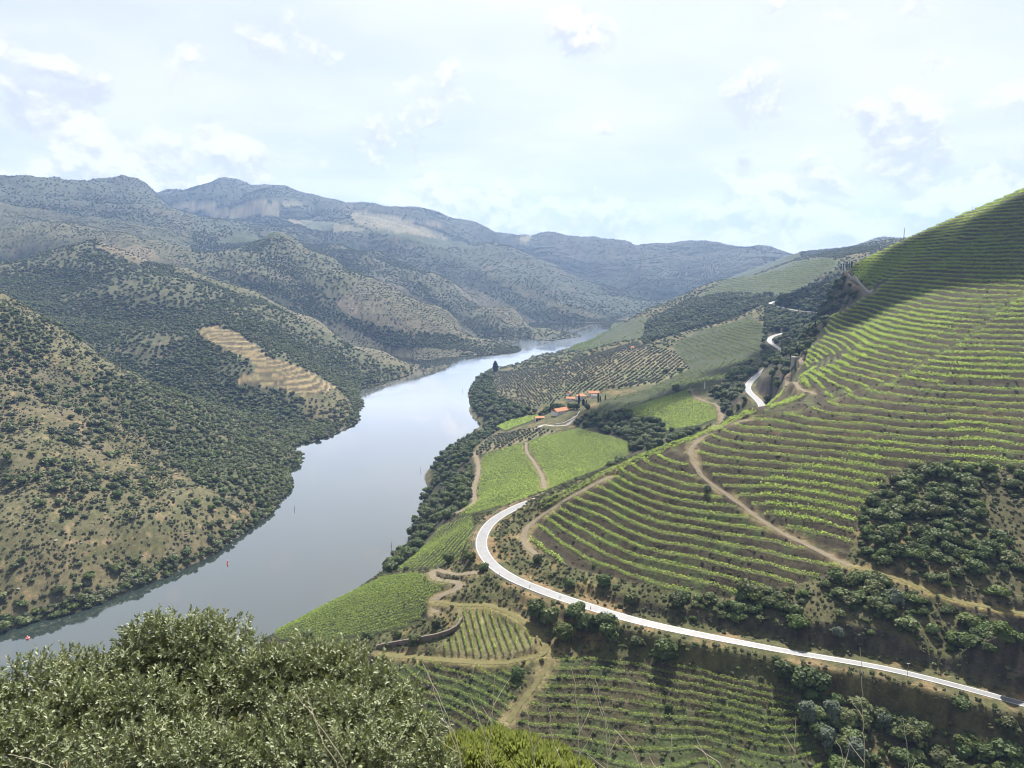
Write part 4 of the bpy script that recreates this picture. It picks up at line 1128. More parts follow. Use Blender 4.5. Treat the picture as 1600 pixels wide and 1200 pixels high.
# ------------------------------------------------------------------ vine rows
ONES = ['', 'first', 'second', 'third', 'fourth', 'fifth', 'sixth', 'seventh', 'eighth', 'ninth', 'tenth', 'eleventh', 'twelfth', 'thirteenth', 'fourteenth', 'fifteenth', 'sixteenth', 'seventeenth', 'eighteenth', 'nineteenth']
TENS = ['', '', 'twent', 'thirt', 'fort', 'fift', 'sixt', 'sevent', 'eight', 'ninet']
def nth(i):
    i += 1
    pre = 'hundred and ' if i > 100 else ''
    i = i % 100
    if i < 20:
        return pre + ONES[i]
    q, r = divmod(i, 10)
    return pre + TENS[q] + ('y-' + ONES[r] if r else 'ieth')

def contour_rows(mask, UU, phase, jmp=5.0, minlen=10.0):
    """lines of equal level across the slope, inside a mask"""
    K_ = np.floor(UU - phase)
    up = (np.abs(K_[1:] - K_[:-1]) == 1) & mask[1:] & mask[:-1]
    il, ja = np.nonzero(up)
    lev = np.maximum(K_[il + 1, ja], K_[il, ja])
    f = (lev + phase - UU[il, ja]) / np.where(UU[il + 1, ja] == UU[il, ja], 1e-9, UU[il + 1, ja] - UU[il, ja])
    f = np.clip(f, 0, 1)
    x = GX[il, ja] * (1 - f) + GX[il + 1, ja] * f; y = GY[il, ja] * (1 - f) + GY[il + 1, ja] * f
    rows = []
    for lv in np.unique(lev):
        s = np.nonzero(lev == lv)[0]
        s = s[np.argsort(ja[s], kind='stable')]
        open_ = []
        for q in s:
            best, bd = None, 1e9
            for r in open_:
                dj = ja[q] - r[0]
                if 0 < dj <= 3:
                    dd = math.hypot(x[q] - r[1][-1][0], y[q] - r[1][-1][1])
                    if dd < bd:
                        best, bd = r, dd
            if best is not None and bd < jmp + 2.0:
                best[0] = ja[q]; best[1].append((x[q], y[q]))
            else:
                open_.append([ja[q], [(x[q], y[q])], lv])
        for r in open_:
            p_ = np.array(r[1])
            if len(p_) > 3:
                L_ = np.linalg.norm(np.diff(p_, axis=0), axis=1).sum()
                if L_ > minlen:
                    rows.append((lv, p_))
    return rows

def poly_rows(poly_px, dirv, spacing, ymin, ymax, step=1.0, margin=0.0):
    """straight parallel rows clipped to a field"""
    dirv = np.asarray(dirv, float)[:2]; dirv /= np.linalg.norm(dirv); nv = np.array([-dirv[1], dirv[0]])
    c = np.array([hit(px, py)[:2] for px, py in poly_px]); o_ = c.mean(0)
    u = (c - o_) @ dirv; v = (c - o_) @ nv
    rows = []
    for k_, vv in enumerate(np.arange(v.min(), v.max(), spacing)):
        s = np.arange(u.min() - 5, u.max() + 5, step)
        p_ = o_ + s[:, None] * dirv + vv * nv
        px, py = project(p_[:, 0], p_[:, 1], sample(Z, p_[:, 0], p_[:, 1]))
        m = inpoly(px, py, poly_px) & (p_[:, 1] > ymin) & (p_[:, 1] < ymax) & (pick(TRACK_DIST, p_[:, 0], p_[:, 1]) > 2.8) & (pick(ROAD_DIST, p_[:, 0], p_[:, 1]) > 6)
        e = np.flatnonzero(np.diff(np.r_[0, m.astype(int), 0]))
        for a, b_ in zip(e[::2], e[1::2]):
            if b_ - a > 5:
                rows.append((k_, p_[a:b_]))
    return rows

def resample(p_, step):
    d = np.r_[0, np.cumsum(np.linalg.norm(np.diff(p_, axis=0), axis=1))]
    s = np.arange(0, d[-1], step)
    return np.column_stack([np.interp(s, d, p_[:, 0]), np.interp(s, d, p_[:, 1])])

def vine_cards(p_, h, wd, per_m, leaf, rng, gaps=.0, zoff=.45):
    """leaf cards along one row: a trained hedge with loose shoots on top"""
    q = resample(p_, 1.0 / per_m)
    if len(q) < 2:
        return None
    if gaps:
        g_ = fbm(q[:, 0] / 2.2, q[:, 1] / 2.2, 2, 7)
        q = q[g_ > -1 + 2 * gaps * .75]
        if len(q) < 2:
            return None
    n_ = len(q)
    q = q + rng.normal(size=q.shape) * wd * .33
    z = sample(Z, q[:, 0], q[:, 1])
    vig = .8 + .35 * vnoise(q[:, 0] / 1.7, q[:, 1] / 1.7, 3)
    hh = zoff + rng.random(n_) ** .7 * (h * vig - zoff)
    cen = np.column_stack([q, z + hh])
    nr = rand_unit(n_, rng) + np.array([0, 0, .35]); nr /= np.linalg.norm(nr, axis=1)[:, None]
    return quads(cen, nr, leaf * rng.uniform(.6, 1.3, n_), rng) + (np.clip(rng.normal(.5, .22, n_) + .25 * (hh / h - .5), 0, 1),)

def vine_mesh(rows, h, wd, per_m, leaf, mat, seed, gaps=0.0, name='vine_row', trunks=False):
    rng = np.random.default_rng(seed)
    Vs, Fs, Ts, b_ = [], [], [], 0
    for p_ in rows:
        r = vine_cards(p_, h, wd, per_m, leaf, rng, gaps)
        if r is None:
            continue
        Vs.append(r[0]); Fs.append(r[1] + b_); Ts.append(np.repeat(r[2], 4)); b_ += len(r[0])
    if not Vs:
        return None
    return mesh_np(name, np.vstack(Vs), np.vstack(Fs), [mat], tone=np.concatenate(Ts))

def stake_mesh(p_, step, h, mat):
    """the row's stakes and the drip pipe strung along them"""
    q = resample(p_, step); V, F = [], []
    z = sample(Z, q[:, 0], q[:, 1])
    for (x, y), zz in zip(q, z):
        b_ = len(V); s = .05
        V += [(x - s, y - s, zz - .2), (x + s, y - s, zz - .2), (x + s, y + s, zz - .2), (x - s, y + s, zz - .2), (x - s, y - s, zz + h), (x + s, y - s, zz + h), (x + s, y + s, zz + h), (x - s, y + s, zz + h)]
        F += [(b_, b_ + 1, b_ + 5, b_ + 4), (b_ + 1, b_ + 2, b_ + 6, b_ + 5), (b_ + 2, b_ + 3, b_ + 7, b_ + 6), (b_ + 3, b_, b_ + 4, b_ + 7)]
    for i in range(len(q) - 1):
        b_ = len(V); s = .045
        for (x, y), zz in ((q[i], z[i]), (q[i + 1], z[i + 1])):
            V += [(x, y - s, zz + .35), (x, y + s, zz + .35), (x, y, zz + .35 + 2 * s)]
        F += [(b_, b_ + 3, b_ + 4, b_ + 1), (b_ + 1, b_ + 4, b_ + 5, b_ + 2), (b_ + 2, b_ + 5, b_ + 3, b_)]
    return mesh_np('stake', V, F, [mat])
n_rows = 0
stake_m = mat_plain('weathered_stake', (.22, .19, .15), .8, .2, 3.0)

# lower vineyard under the road
rows = contour_rows(M_LOW & (TRACK_DIST > 2.5) & (ROAD_DIST > 9), UL, .2, jmp=4, minlen=14)
lv_all = sorted({l_ for l_, _ in rows})
for k_, (lv, p_) in enumerate(rows):
    i = lv_all.index(lv)
    sib = sorted(float(q[:, 0].mean()) for l_, q in rows if l_ == lv)
    side = '' if len(sib) == 1 else ', %s piece from the left' % nth(sib.index(float(p_[:, 0].mean())))
    me_ = vine_mesh([p_], 1.35, .85, 13, .44, vine_dull_m, 1000 + k_, gaps=.28)
    if me_ is None:
        continue
    o = link('vine_row', me_, label='%s patchy vine row upwards under the road%s' % (nth(i), side.replace(' from the left', '')), cat='vine row', group='rows of the lower terraces under the road')
    link('stake', stake_mesh(p_, 5.0, 1.2, stake_m), parent=o, kind='stuff')
# the small block of straight rows
BLK = [(718, 951), (762, 953), (800, 969), (828, 990), (834, 1013), (780, 1026), (735, 1027), (690, 1021), (684, 1012), (712, 995)]
for i, (k_, p_) in enumerate(poly_rows(BLK, hit(746, 1028) - hit(727, 955), 2.9, 260, 350)):
    me_ = vine_mesh([p_], 1.7, .6, 14, .42, vine_m, 1200 + i, gaps=.12)
    o = link('vine_row', me_, label='straight vine row, %s from the right in the small block' % nth(i), cat='vine row', group='straight rows of the small block')
    link('stake', stake_mesh(p_, 4.0, 1.4, stake_m), parent=o, kind='stuff')
# sloping front field
FRT = [(430, 1000), (430, 987), (520, 941), (600, 902), (650, 896), (704, 913), (672, 936), (668, 960), (640, 977), (560, 996), (500, 1008)]
for i, (k_, p_) in enumerate(poly_rows(FRT, hit(660, 945) - hit(520, 985), 2.7, 270, 480)):
    me_ = vine_mesh([p_], 1.7, .75, 8, .52, vine_dull_m, 1300 + i, gaps=.22)
    if me_:
        link('vine_row', me_, label='%s vine row up from the bottom of the field beside the dirt lane' % nth(i), cat='vine row', group='rows of the sloping field above the river')
# the planted strip between that field, the river trees and the road bend
STRIP = [(618, 892), (652, 866), (690, 822), (712, 816), (736, 804), (741, 838), (732, 868), (700, 884), (650, 890)]
rows = poly_rows(STRIP, hit(735, 812) - hit(660, 880), 4.2, 360, 600)
link('strip_vines', vine_mesh([p_ for _, p_ in rows], 1.5, 1.2, 5, .6, vine_dull_m, 1450, gaps=.3), kind='stuff')
# fields beside the quinta: each row a thing as far as the number allows
FLD = [('big green field behind the road bend', [(748, 714), (850, 683), (903, 670), (982, 691), (982, 714), (958, 725), (870, 760), (805, 787), (716, 809), (740, 780), (752, 742)], hit(955, 705) - hit(790, 770), 3.0, 420, 820, 4.2, .62),
       ('small green field under the far road bend', [(966, 645), (1022, 626), (1077, 609), (1085, 626), (1116, 632), (1120, 653), (1090, 666), (1042, 674), (1038, 664), (1000, 653)], hit(1080, 640) - hit(1040, 655), 2.6, 600, 850, 3.4, .75),
       ('little field below the farm sheds', [(774, 667), (800, 656), (842, 648), (842, 654), (790, 673)], hit(840, 650) - hit(780, 670), 3.0, 780, 1200, 2.6, .9)]
for fname, poly_, dv, sp_, y0, y1, per, lf in FLD:
    rows = poly_rows(poly_, dv, sp_, y0, y1)
    ks = sorted({k_ for k_, _ in rows})
    if 'big' not in fname:
        me_ = vine_mesh([p_ for _, p_ in rows], 1.5, 1.1, per, lf, vine_m, 1490)
        link('small_field_vines', me_, kind='stuff')
        continue
    for i, kk in enumerate(ks):
        for q_, p_ in enumerate([p_ for k_, p_ in rows if k_ == kk]):
            me_ = vine_mesh([p_], 1.7, 1.0, per, lf, vine_m, 1500 + i * 3 + q_, gaps=.06)
            if me_ is None or len(p_) < 8:
                continue
            n_rows += 1
            link('vine_row', me_, label='%s leafy vine row across the %s%s' % (nth(i), fname, (', ' + nth(q_) + ' piece') if sum(k_ == kk for k_, _ in rows) > 1 else ''), cat='vine row', group='rows of the ' + fname)
ROWLEN, MAINROWS = {}, []
clear_main = M_MAIN & (TRACK_DIST > 3.4) & (ROAD_DIST > 8) & (RAMP_DIST > 1.3)
# breaks of the terraces, where flights of rows end against grassy ramps
for zone, gname, where in ((0, 'terrace rows of the lower spur', 'spur below the dirt track'), (1, 'terrace rows right of the dirt track', 'slope right of the dirt track'), (2, 'terrace rows of the upper slope', 'upper slope')):
    rows = contour_rows(clear_main & (ZONE == zone), U, .16, jmp=(5, 5, 11)[zone])
    rows += [(lv + .3, p_) for lv, p_ in contour_rows(clear_main & (ZONE == zone) & (fbm(GX / 60, GY / 60, 2, 131 + zone) > .28), U, .46)]
    rows = [q for q in rows if np.linalg.norm(np.diff(q[1], axis=0), axis=1).sum() > 16]
    lv_all = sorted({lv for lv, _ in rows})
    for lv, p_ in rows:
        sib = sorted(float(q[:, 0].mean()) for l_, q in rows if l_ == lv)
        side = '' if len(sib) == 1 else ', %s piece' % nth(sib.index(float(p_[:, 0].mean())))
        dist = math.hypot(*p_.mean(0)); ln_ = np.linalg.norm(np.diff(p_, axis=0), axis=1).sum()
        MAINROWS.append((ln_ / dist * (2 if dist < 600 else 1), p_, dist, '%s terraced vine row upwards on the %s%s' % (nth(lv_all.index(lv)), where, side), gname))
        ROWLEN[zone] = ROWLEN.get(zone, 0) + ln_
# rows running up the nose of the spur, outside the track
NOSE = [(846, 794), (900, 764), (955, 736), (1010, 710), (1060, 691), (1100, 675), (1140, 656), (1176, 640)]
nose_l = catmull([hit(px, py + 3) for px, py in NOSE], 1.5)[:, :2]
T_ = np.gradient(nose_l, axis=0); T_ /= np.linalg.norm(T_, axis=1)[:, None]; N_o = np.stack([T_[:, 1], -T_[:, 0]], 1)
for k_, off in enumerate((-3.2, 0.0, 3.2)):
    q_ = nose_l + off * N_o
    q_ = q_[pick(TRACK_DIST, q_[:, 0], q_[:, 1]) > 2.6]
    link('vine_row', vine_mesh([q_], 1.8, 1.2, 9, .55, vine_m, 480 + k_), label='%s vine row along the nose of the spur' % ('outer', 'middle', 'inner')[k_], cat='vine row', group='rows along the nose of the spur')
n_other = sum(o.get('category') == 'vine row' for o in COL.objects)
MAINROWS.sort(key=lambda q: -q[0])
late = []
for k_, (sz, p_, dist, lab, gname) in enumerate(MAINROWS):
    per = float(np.interp(dist, [300, 450, 700], [13, 9.5, 6.0])); lf = float(np.interp(dist, [300, 450, 700], [.46, .54, .72]))
    if k_ < 298 - n_other:
        me_ = vine_mesh([p_], 1.9, 1.4, per * 1.1, lf * 1.05, vine_m, 500 + k_)
        if me_ is None:
            continue
        o = link('vine_row', me_, label=lab, cat='vine row', group=gname)
        if dist < 420:
            link('stake', stake_mesh(p_, 6.0, 1.4, stake_m), parent=o, kind='stuff')
    else:
        late.append((p_, per, lf))
if late:
    link('more_terrace_vines', vine_mesh([q[0] for q in late], 1.9, 1.4, 6.5, .75, vine_m, 499), kind='stuff')
# terraces further off, as one planting each
for nm_, msk, UU, ph, h_, per, lf, mt in (('far_terrace_vines', M_MID, UM, .2, 2.2, 2.0, 1.25, vine_far_m), ('ochre_terrace_vines', M_OCH, UO, .3, 1.0, .35, .9, dusty_m)):
    rows = contour_rows(msk, UU, ph, jmp=24, minlen=15)
    me_ = vine_mesh([p_ for _, p_ in rows], h_, 1.4, per, lf, mt, 1700)
    if me_:
        link(nm_, me_, kind='stuff')
UF = Zr / 4.2 + .3 * fbm(GX / 80, GY / 80, 2, 141)
rows = contour_rows((RID == FARV) & (GY < 2900), UF, .2, jmp=34, minlen=20)
me_ = vine_mesh([p_ for _, p_ in rows], 2.4, 1.8, .8, 1.9, vine_far_m, 1701)
link('distant_vine_terraces', me_, kind='stuff')
rows = contour_rows((RID == FTERR) & (GY < 2900), UF, .2, jmp=16, minlen=30)
me_ = vine_mesh([p_ for _, p_ in rows], 1.8, 1.6, .45, 1.7, scrub_m, 1702)
link('left_bank_terraces', me_, kind='stuff')

# ------------------------------------------------------------------ buildings, walls, road furniture, buoys
def bx(V, F, c, s, rot=0.0):
    """add a box: centre of its base c, size s"""
    b_ = len(V); ca__, sa__ = math.cos(rot), math.sin(rot)
    for zz in (0, s[2]):
        for ux, uy in ((-1, -1), (1, -1), (1, 1), (-1, 1)):
            x, y = ux * s[0] / 2, uy * s[1] / 2
            V.append((c[0] + x * ca__ - y * sa__, c[1] + x * sa__ + y * ca__, c[2] + zz))
    F += [(b_ + 3, b_ + 2, b_ + 1, b_), (b_ + 4, b_ + 5, b_ + 6, b_ + 7)] + [(b_ + i, b_ + (i + 1) % 4, b_ + 4 + (i + 1) % 4, b_ + 4 + i) for i in range(4)]
def box_obj(name, c, s, mat, parent, rot=0.0):
    V, F = [], []; bx(V, F, c, s, rot)
    return link(name, mesh_py(name, V, F, [mat]), parent=parent)
def roof_obj(name, c, s, rise, mat, parent, hip=0.0, over=.4, thick=.22):
    """tiled roof over a box of size s at eaves height c[2]; ridge along x"""
    L, W = s[0] / 2 + over, s[1] / 2 + over
    e = [(-L, -W, 0), (L, -W, 0), (L, W, 0), (-L, W, 0)]
    r = [(-L + hip, 0, rise), (L - hip, 0, rise)]
    V = [(c[0] + x, c[1] + y, c[2] + z) for x, y, z in e + r] + [(c[0] + x, c[1] + y, c[2] + z - thick) for x, y, z in e + r]
    F = [(0, 1, 5, 4), (2, 3, 4, 5), (1, 2, 5), (3, 0, 4), (7, 6, 10, 11), (9, 8, 11, 10), (8, 7, 11), (6, 9, 10), (1, 0, 6, 7), (2, 1, 7, 8), (3, 2, 8, 9), (0, 3, 9, 6)]
    o = link(name, mesh_py(name, V, F, [mat]), parent=parent)
    # courses of tiles standing proud of the slopes, and the ridge caps
    n_ = max(4, int(L * 2 / .9)); V2, F2 = [], []
    for i in range(n_):
        x = -L + (i + .5) * 2 * L / n_
        if hip and (x < -L + hip or x > L - hip):
            continue
        for sg in (-1, 1):
            b_ = len(V2)
            for dx, dz in ((-.16, .02), (0, .15), (.16, .02)):
                V2 += [(c[0] + x + dx, c[1] + sg * W, c[2] + dz), (c[0] + x + dx, c[1], c[2] + rise + dz)]
            F2 += [(b_, b_ + 2, b_ + 3, b_ + 1), (b_ + 2, b_ + 4, b_ + 5, b_ + 3)]
    if V2:
        t_ = link('tile_course', mesh_py('tile_course', V2, F2, [mat]), parent=o, kind='stuff')
    return o

white_wall = mat_plain('limewashed_wall', (.56, .54, .49), .85, .08, 1.2, spec=.1)
tile_m = mat_plain('clay_tile', (.40, .185, .095), .8, .28, 1.6, spec=.15, bump=.3)
dark_m = mat_plain('dark_opening', (.03, .028, .025), .6, .2, 2.0)
glass_m = mat_plain('window_glass', (.03, .035, .04), .15, .1, 2.0, spec=.6)
stone_m = mat_plain('schist_wall', (.13, .11, .09), .9, .45, 1.4, spec=.1, bump=.6)
concrete_m = mat_plain('weathered_concrete', (.26, .245, .215), .85, .2, .8, spec=.15)
wood_m = mat_plain('grey_wood', (.12, .10, .08), .85, .3, 3.0, spec=.1)
steel_m = mat_plain('galvanised_steel', (.33, .34, .35), .45, .15, 2.0, metal=.6)
black_m = mat_plain('black_plastic', (.02, .02, .022), .5, .2, 3.0)
red_m = mat_plain('red_paint', (.55, .03, .03), .4, .12, 2.0)
whitep_m = mat_plain('white_paint', (.65, .65, .63), .45, .08, 2.0)
iron_m = mat_plain('dark_iron', (.05, .05, .05), .5, .2, 2.0, metal=.3)
tyre_m = mat_plain('rubber', (.02, .02, .02), .8, .2, 4.0)

def house(name, label, px, py, d, rot, size, wall_h, rise, hip=0.0, cat='house', group=None, wallm=None, wins=3, door=True, open_front=False, annex=None):
    x, y, _ = wpt(px, py, d=d); z = float(sample(Z, x, y))
    root = link(name, None, (x, y, z), label=label, cat=cat, group=group)
    root.rotation_euler = (0, 0, rot)
    wm_ = wallm or white_wall
    L, W = size
    if open_front:       # three walls and pillars, open towards -y
        V, F = [], []
        bx(V, F, (0, W / 2 - .15, -2), (L, .3, wall_h + 2)); bx(V, F, (-L / 2 + .15, 0, -2), (.3, W - .6, wall_h + 2)); bx(V, F, (L / 2 - .15, 0, -2), (.3, W - .6, wall_h + 2))
        link('wall', mesh_py('wall', V, F, [wm_]), parent=root)
        for i in range(4):
            box_obj('pillar', (-L / 2 + .3 + i * (L - .6) / 3, -W / 2 + .2, -2), (.35, .35, wall_h + 2), wm_, root)
        box_obj('floor', (0, 0, -2), (L - .7, W - .7, 2.1), dark_m, root)
    else:
        box_obj('wall', (0, 0, -3), (L, W, wall_h + 3), wm_, root)
        # gable triangles
        if not hip:
            for sg in (-1, 1):
                V = [(sg * L / 2, -W / 2, wall_h), (sg * L / 2, W / 2, wall_h), (sg * L / 2, 0, wall_h + rise * .93), (sg * (L / 2 - .25), -W / 2, wall_h), (sg * (L / 2 - .25), W / 2, wall_h), (sg * (L / 2 - .25), 0, wall_h + rise * .93)]
                link('gable', mesh_py('gable', V, [(0, 1, 2), (3, 5, 4), (0, 2, 5, 3), (1, 4, 5, 2)], [wm_]), parent=root)
        for i in range(wins):
            xx = -L / 2 + (i + .5 + (.0 if i < wins / 2 else .15)) * L / (wins + .3)
            for sg in (-1, 1):
                f = box_obj('window', (xx, sg * (W / 2 + .03), wall_h * .36), (1.25, .1, 1.5), wood_m, root)
                link('pane', mesh_py('pane', [(xx - .5, sg * (W / 2 + .09), wall_h * .36 + .12), (xx + .5, sg * (W / 2 + .09), wall_h * .36 + .12), (xx + .5, sg * (W / 2 + .09), wall_h * .36 + 1.38), (xx - .5, sg * (W / 2 + .09), wall_h * .36 + 1.38)], [(0, 1, 2, 3)], [glass_m]), parent=f)
        if door:
            box_obj('door', (L * .42, -(W / 2 + .04), 0), (1.3, .12, 2.2), wood_m, root)
    roof_obj('roof', (0, 0, wall_h), (L, W), rise, tile_m, root, hip=hip)
    return root

h1 = house('farmhouse', 'white farmhouse with hipped orange tile roof beside the tall cypress', 908, 629, 905, radians(18), (11, 9), 4.6, 2.6, hip=4.0)
box_obj('chimney', (2.2, 1.2, 5.6), (.8, .8, 2.4), white_wall, [c for c in h1.children if c.name.startswith('roof')][0])
house('farmhouse_wing', 'low farmhouse wing with orange gable roof and white gable, left of the cypress', 892, 630, 912, radians(-12), (11, 6.5), 3.4, 1.9, wins=2)
house('long_house', 'long low house with straight orange tiled roof right of the farmhouse', 927, 630, 910, radians(6), (13.5, 7), 3.2, 2.4, wins=4)
house('gabled_annex', 'small two-storey white annex behind the farmhouse wing', 889, 624, 935, radians(70), (6, 5), 5.2, 1.3, wins=1, door=False)
house('barn', 'long barn with broad orange roof and dark open gable below the farmhouse', 876, 659, 842, radians(38), (21, 10), 4.0, 2.9, wins=2)
house('open_shed', 'small open-fronted shed with orange tiled roof at the end of the farm lane', 843, 661, 845, radians(10), (10.5, 6), 2.8, 1.6, open_front=True, cat='shed')
house('hillside_hut', 'small white hut with pale roof on the hill above the olive grove', 988, 541, 1235, radians(10), (6, 5), 4.2, 1.2, wins=1)
def put(px, py, d=None):
    if d is None:
        h_ = hit(px, py)
        return h_
    x, y, _ = wpt(px, py, d=d)
    return np.array([x, y, float(sample(Z, x, y))])
# white water tank in front of the long house
c = put(928, 638, 893)
root = link('water_tank', None, tuple(c), label='white flat-topped water tank on the slope in front of the long house', cat='water tank')
box_obj('tank_body', (0, 0, -2), (6.5, 4, 5.2), white_wall, root); box_obj('lid', (0, 0, 3.2), (6.9, 4.4, .25), concrete_m, root)
# stone reservoir on the vineyard nose
c = put(1242.5, 557, 655)
root = link('stone_tank', None, tuple(c), label='square grey stone block house on the vineyard nose above the road', cat='block house')
box_obj('wall', (0, 0, -2.5), (5, 5, 8), concrete_m, root); box_obj('roof_slab', (0, 0, 5.5), (5.4, 5.4, .3), concrete_m, root); box_obj('door', (-.6, -2.53, 0), (1.2, .1, 2.1), wood_m, root)
root.rotation_euler = (0, 0, radians(14))

def wall_line(pts, h, wd, name, label, mat, cat, stones=True, base=-1.0):
    """wall following the ground: body with a coping, and courses of single stones where they can be told apart"""
    L = catmull(pts, 1.2); zz = sample(Z, L[:, 0], L[:, 1])
    T = np.gradient(L[:, :2], axis=0); T /= np.linalg.norm(T, axis=1)[:, None] + 1e-9; N = np.stack([T[:, 1], -T[:, 0]], 1)
    V, F = [], []
    hh = h * (1 + .12 * fbm(np.arange(len(L)) / 4, np.zeros(len(L)), 2, 3))
    for i in range(len(L)):
        for sg, z_ in ((-1, base), (-1, hh[i]), (1, hh[i]), (1, base)):
            V.append((L[i, 0] + sg * N[i, 0] * wd / 2, L[i, 1] + sg * N[i, 1] * wd / 2, zz[i] + z_))
    for i in range(len(L) - 1):
        for j in range(4):
            F.append((i * 4 + j, i * 4 + (j + 1) % 4, (i + 1) * 4 + (j + 1) % 4, (i + 1) * 4 + j))
    F += [(3, 2, 1, 0), tuple(len(V) - 4 + q for q in range(4))]
    o = link(name, mesh_py(name, V, F, [mat]), label=label, cat=cat)
    if stones:
        V, F = [], []
        for i in range(len(L) - 1):
            for r in range(int(h / .45)):
                sx = RNG.uniform(.5, .75)
                bx(V, F, (L[i, 0] + RNG.uniform(-.2, .2), L[i, 1], zz[i] + r * .45 + .03), (sx, wd + RNG.uniform(.06, .22), .40), math.atan2(T[i, 1], T[i, 0]))
        link('stone', mesh_py('stone', V, F, [mat]), parent=o, kind='stuff')
    return o
wall_line([hit(px, py) for px, py in ((590, 1014), (620, 1009), (655, 1003), (690, 995), (712, 984), (722, 972))], 2.0, .9, 'stone_wall', 'dark dry stone wall curving below the sloping vine field beside the block lane', stone_m, 'stone wall')
wall_line([hit(px, py) for px, py in ((938, 665), (955, 668), (974, 672))], 2.2, .8, 'retaining_wall', 'pale retaining wall between the green field and the wood', concrete_m, 'wall', stones=False)
wall_line([hit(px, py) for px, py in ((868, 664), (884, 661), (900, 652), (906, 644))], 1.2, .6, 'yard_wall', 'white farmyard wall running up from the barn to the farmhouse', white_wall, 'wall', stones=False)
wall_line([hit(px, py) for px, py in ((1325, 432), (1342, 446), (1364, 456))], 3.2, .9, 'crest_wall', 'long pale stone wall beside the track on the hill crest', concrete_m, 'wall', stones=False)
# dark clipped hedge between the grove and the quinta's meadow
hp = [hit(px, py) for px, py in ((935, 614), (950, 610), (968, 607), (986, 605))]
hm = vine_mesh([catmull(hp, 1.0)[:, :2]], 5.0, 2.6, 9, 1.0, cyp_m, 77)
link('hedge', hm, label='long dark clipped hedge above the farmhouse, along the edge of the olive grove', cat='hedge')

# cypresses
def cypress_mesh(seed):
    rng = np.random.default_rng(seed); n_ = 420
    z = rng.random(n_); a = rng.uniform(0, 2 * pi, n_); r = .13 * np.sin(pi * np.clip(z * .86 + .12, 0, 1)) ** .7 * (1 - .2 * rng.random(n_))
    cen = np.column_stack([r * np.cos(a), r * np.sin(a), .04 + z * .95])
    nr = np.column_stack([np.cos(a), np.sin(a), np.full(n_, .35)]) + .5 * rand_unit(n_, rng); nr /= np.linalg.norm(nr, axis=1)[:, None]
    V, F = quads(cen, nr, .085 * rng.uniform(.6, 1.2, n_), rng, 1.5)
    return mesh_np('cypress_crown', V, F, [cyp_m], tone=np.repeat(rng.random(n_), 4))
CYP = [cypress_mesh(i) for i in range(3)]
CYT = trunk_mesh('cypress_trunk', 5, bark_m, .25, .018, 2)
for i, (px, py, hpx, lab) in enumerate((
        (904.5, 632, 15, 'tallest cypress, standing in front of the farmhouse'), (911.5, 633, 9, 'broad dark cypress at the foot of the farmhouse terrace'), (916, 633, 8, 'short dark cypress between the farmhouse and the long house'), (934.8, 628, 13, 'slender cypress at the right end of the long house'), (938, 627, 8, 'small cypress just right of the long house'), (945.7, 625, 8, 'lone small cypress out in the meadow right of the farm'),
        (1314, 422, 8, 'leftmost cypress of the row on the hill crest'), (1317.5, 421.5, 8, 'second cypress from the left on the hill crest'), (1323, 420, 9, 'middle cypress on the hill crest, beside the track end'), (1327, 419.5, 9, 'fourth cypress from the left on the hill crest'), (1330.5, 418, 9, 'rightmost cypress of the row on the hill crest'),
        (1235, 558, 9, 'cypress left of the stone block house'), (1248, 558, 11, 'cypress right of the stone block house'), (1256, 515, 11, 'cypress on the track above the wooded road bend'), (1273.5, 514, 11, 'cypress among the vine terraces right of the wooded road bend'), (1237, 514, 7, 'small cypress at the corner of the wooded road bend'),
        (774, 581, 16, 'dark conifer rising over the point on the river'))):
    c = hit(px, py, dmin=280); hgt = hpx * math.hypot(c[0], c[1]) / FPX * 1.08
    root = link('cypress', None, tuple(c - np.array([0, 0, .2])), label=lab, cat='cypress', group='cypresses')
    root.scale = (hgt * (.8 if i not in (1, 16) else 1.7), hgt * (.8 if i not in (1, 16) else 1.7), hgt)
    link('crown', CYP[i % 3], parent=root); link('trunk', CYT, parent=root)

# lamp posts, poles and masts
def pole(name, label, cat, c, h, r, mat, arms=()):
    V, F = [], []
    n_ = 6
    for zz, rr in ((-.5, r), (h * .5, r * .85), (h, r * .6)):
        for k_ in range(n_):
            V.append((rr * math.cos(k_ * 1.0472), rr * math.sin(k_ * 1.0472), zz))
    for j in range(2):
        for k_ in range(n_):
            F.append((j * n_ + k_, j * n_ + (k_ + 1) % n_, (j + 1) * n_ + (k_ + 1) % n_, (j + 1) * n_ + k_))
    F.append(tuple(2 * n_ + k_ for k_ in range(n_)))
    root = link(name, None, tuple(c), label=label, cat=cat)
    link('shaft', mesh_py('shaft', V, F, [mat], smooth=False), parent=root)
    for zz, ln in arms:
        box_obj('crossarm', (0, 0, zz), (ln, .14, .14), mat, root)
    return root
pole('white_pillar', 'white pillar standing on the slope left of the far road bend', 'pillar', put(1101, 608), 8.0, .55, whitep_m)
c = hit(1518, 341); pole('radio_mast', 'thin grey radio mast on the skyline of the right-hand hill', 'mast', c, 12.5, .22, steel_m, ((10.5, 1.2),))
c = hit(1411, 384); pole('radio_mast', 'tiny mast on the distant rounded hilltop at the right', 'mast', c, 20, .5, steel_m)
c = hit(219, 408); pole('utility_pole', 'pale utility pole under the bare patch of the left hills', 'pole', c, 19, .6, whitep_m, ((17, 4.5),))
c = hit(899.5, 803, dmin=300); pole('utility_pole', 'thin dark utility pole among the lowest vine rows of the spur', 'pole', c, 6.0, .1, wood_m, ((5.6, 1.4),))
c = hit(1417, 1062); pole('utility_pole', 'thin utility pole at the road edge on the right', 'pole', c, 6.5, .1, steel_m, ((6.1, 1.2),))

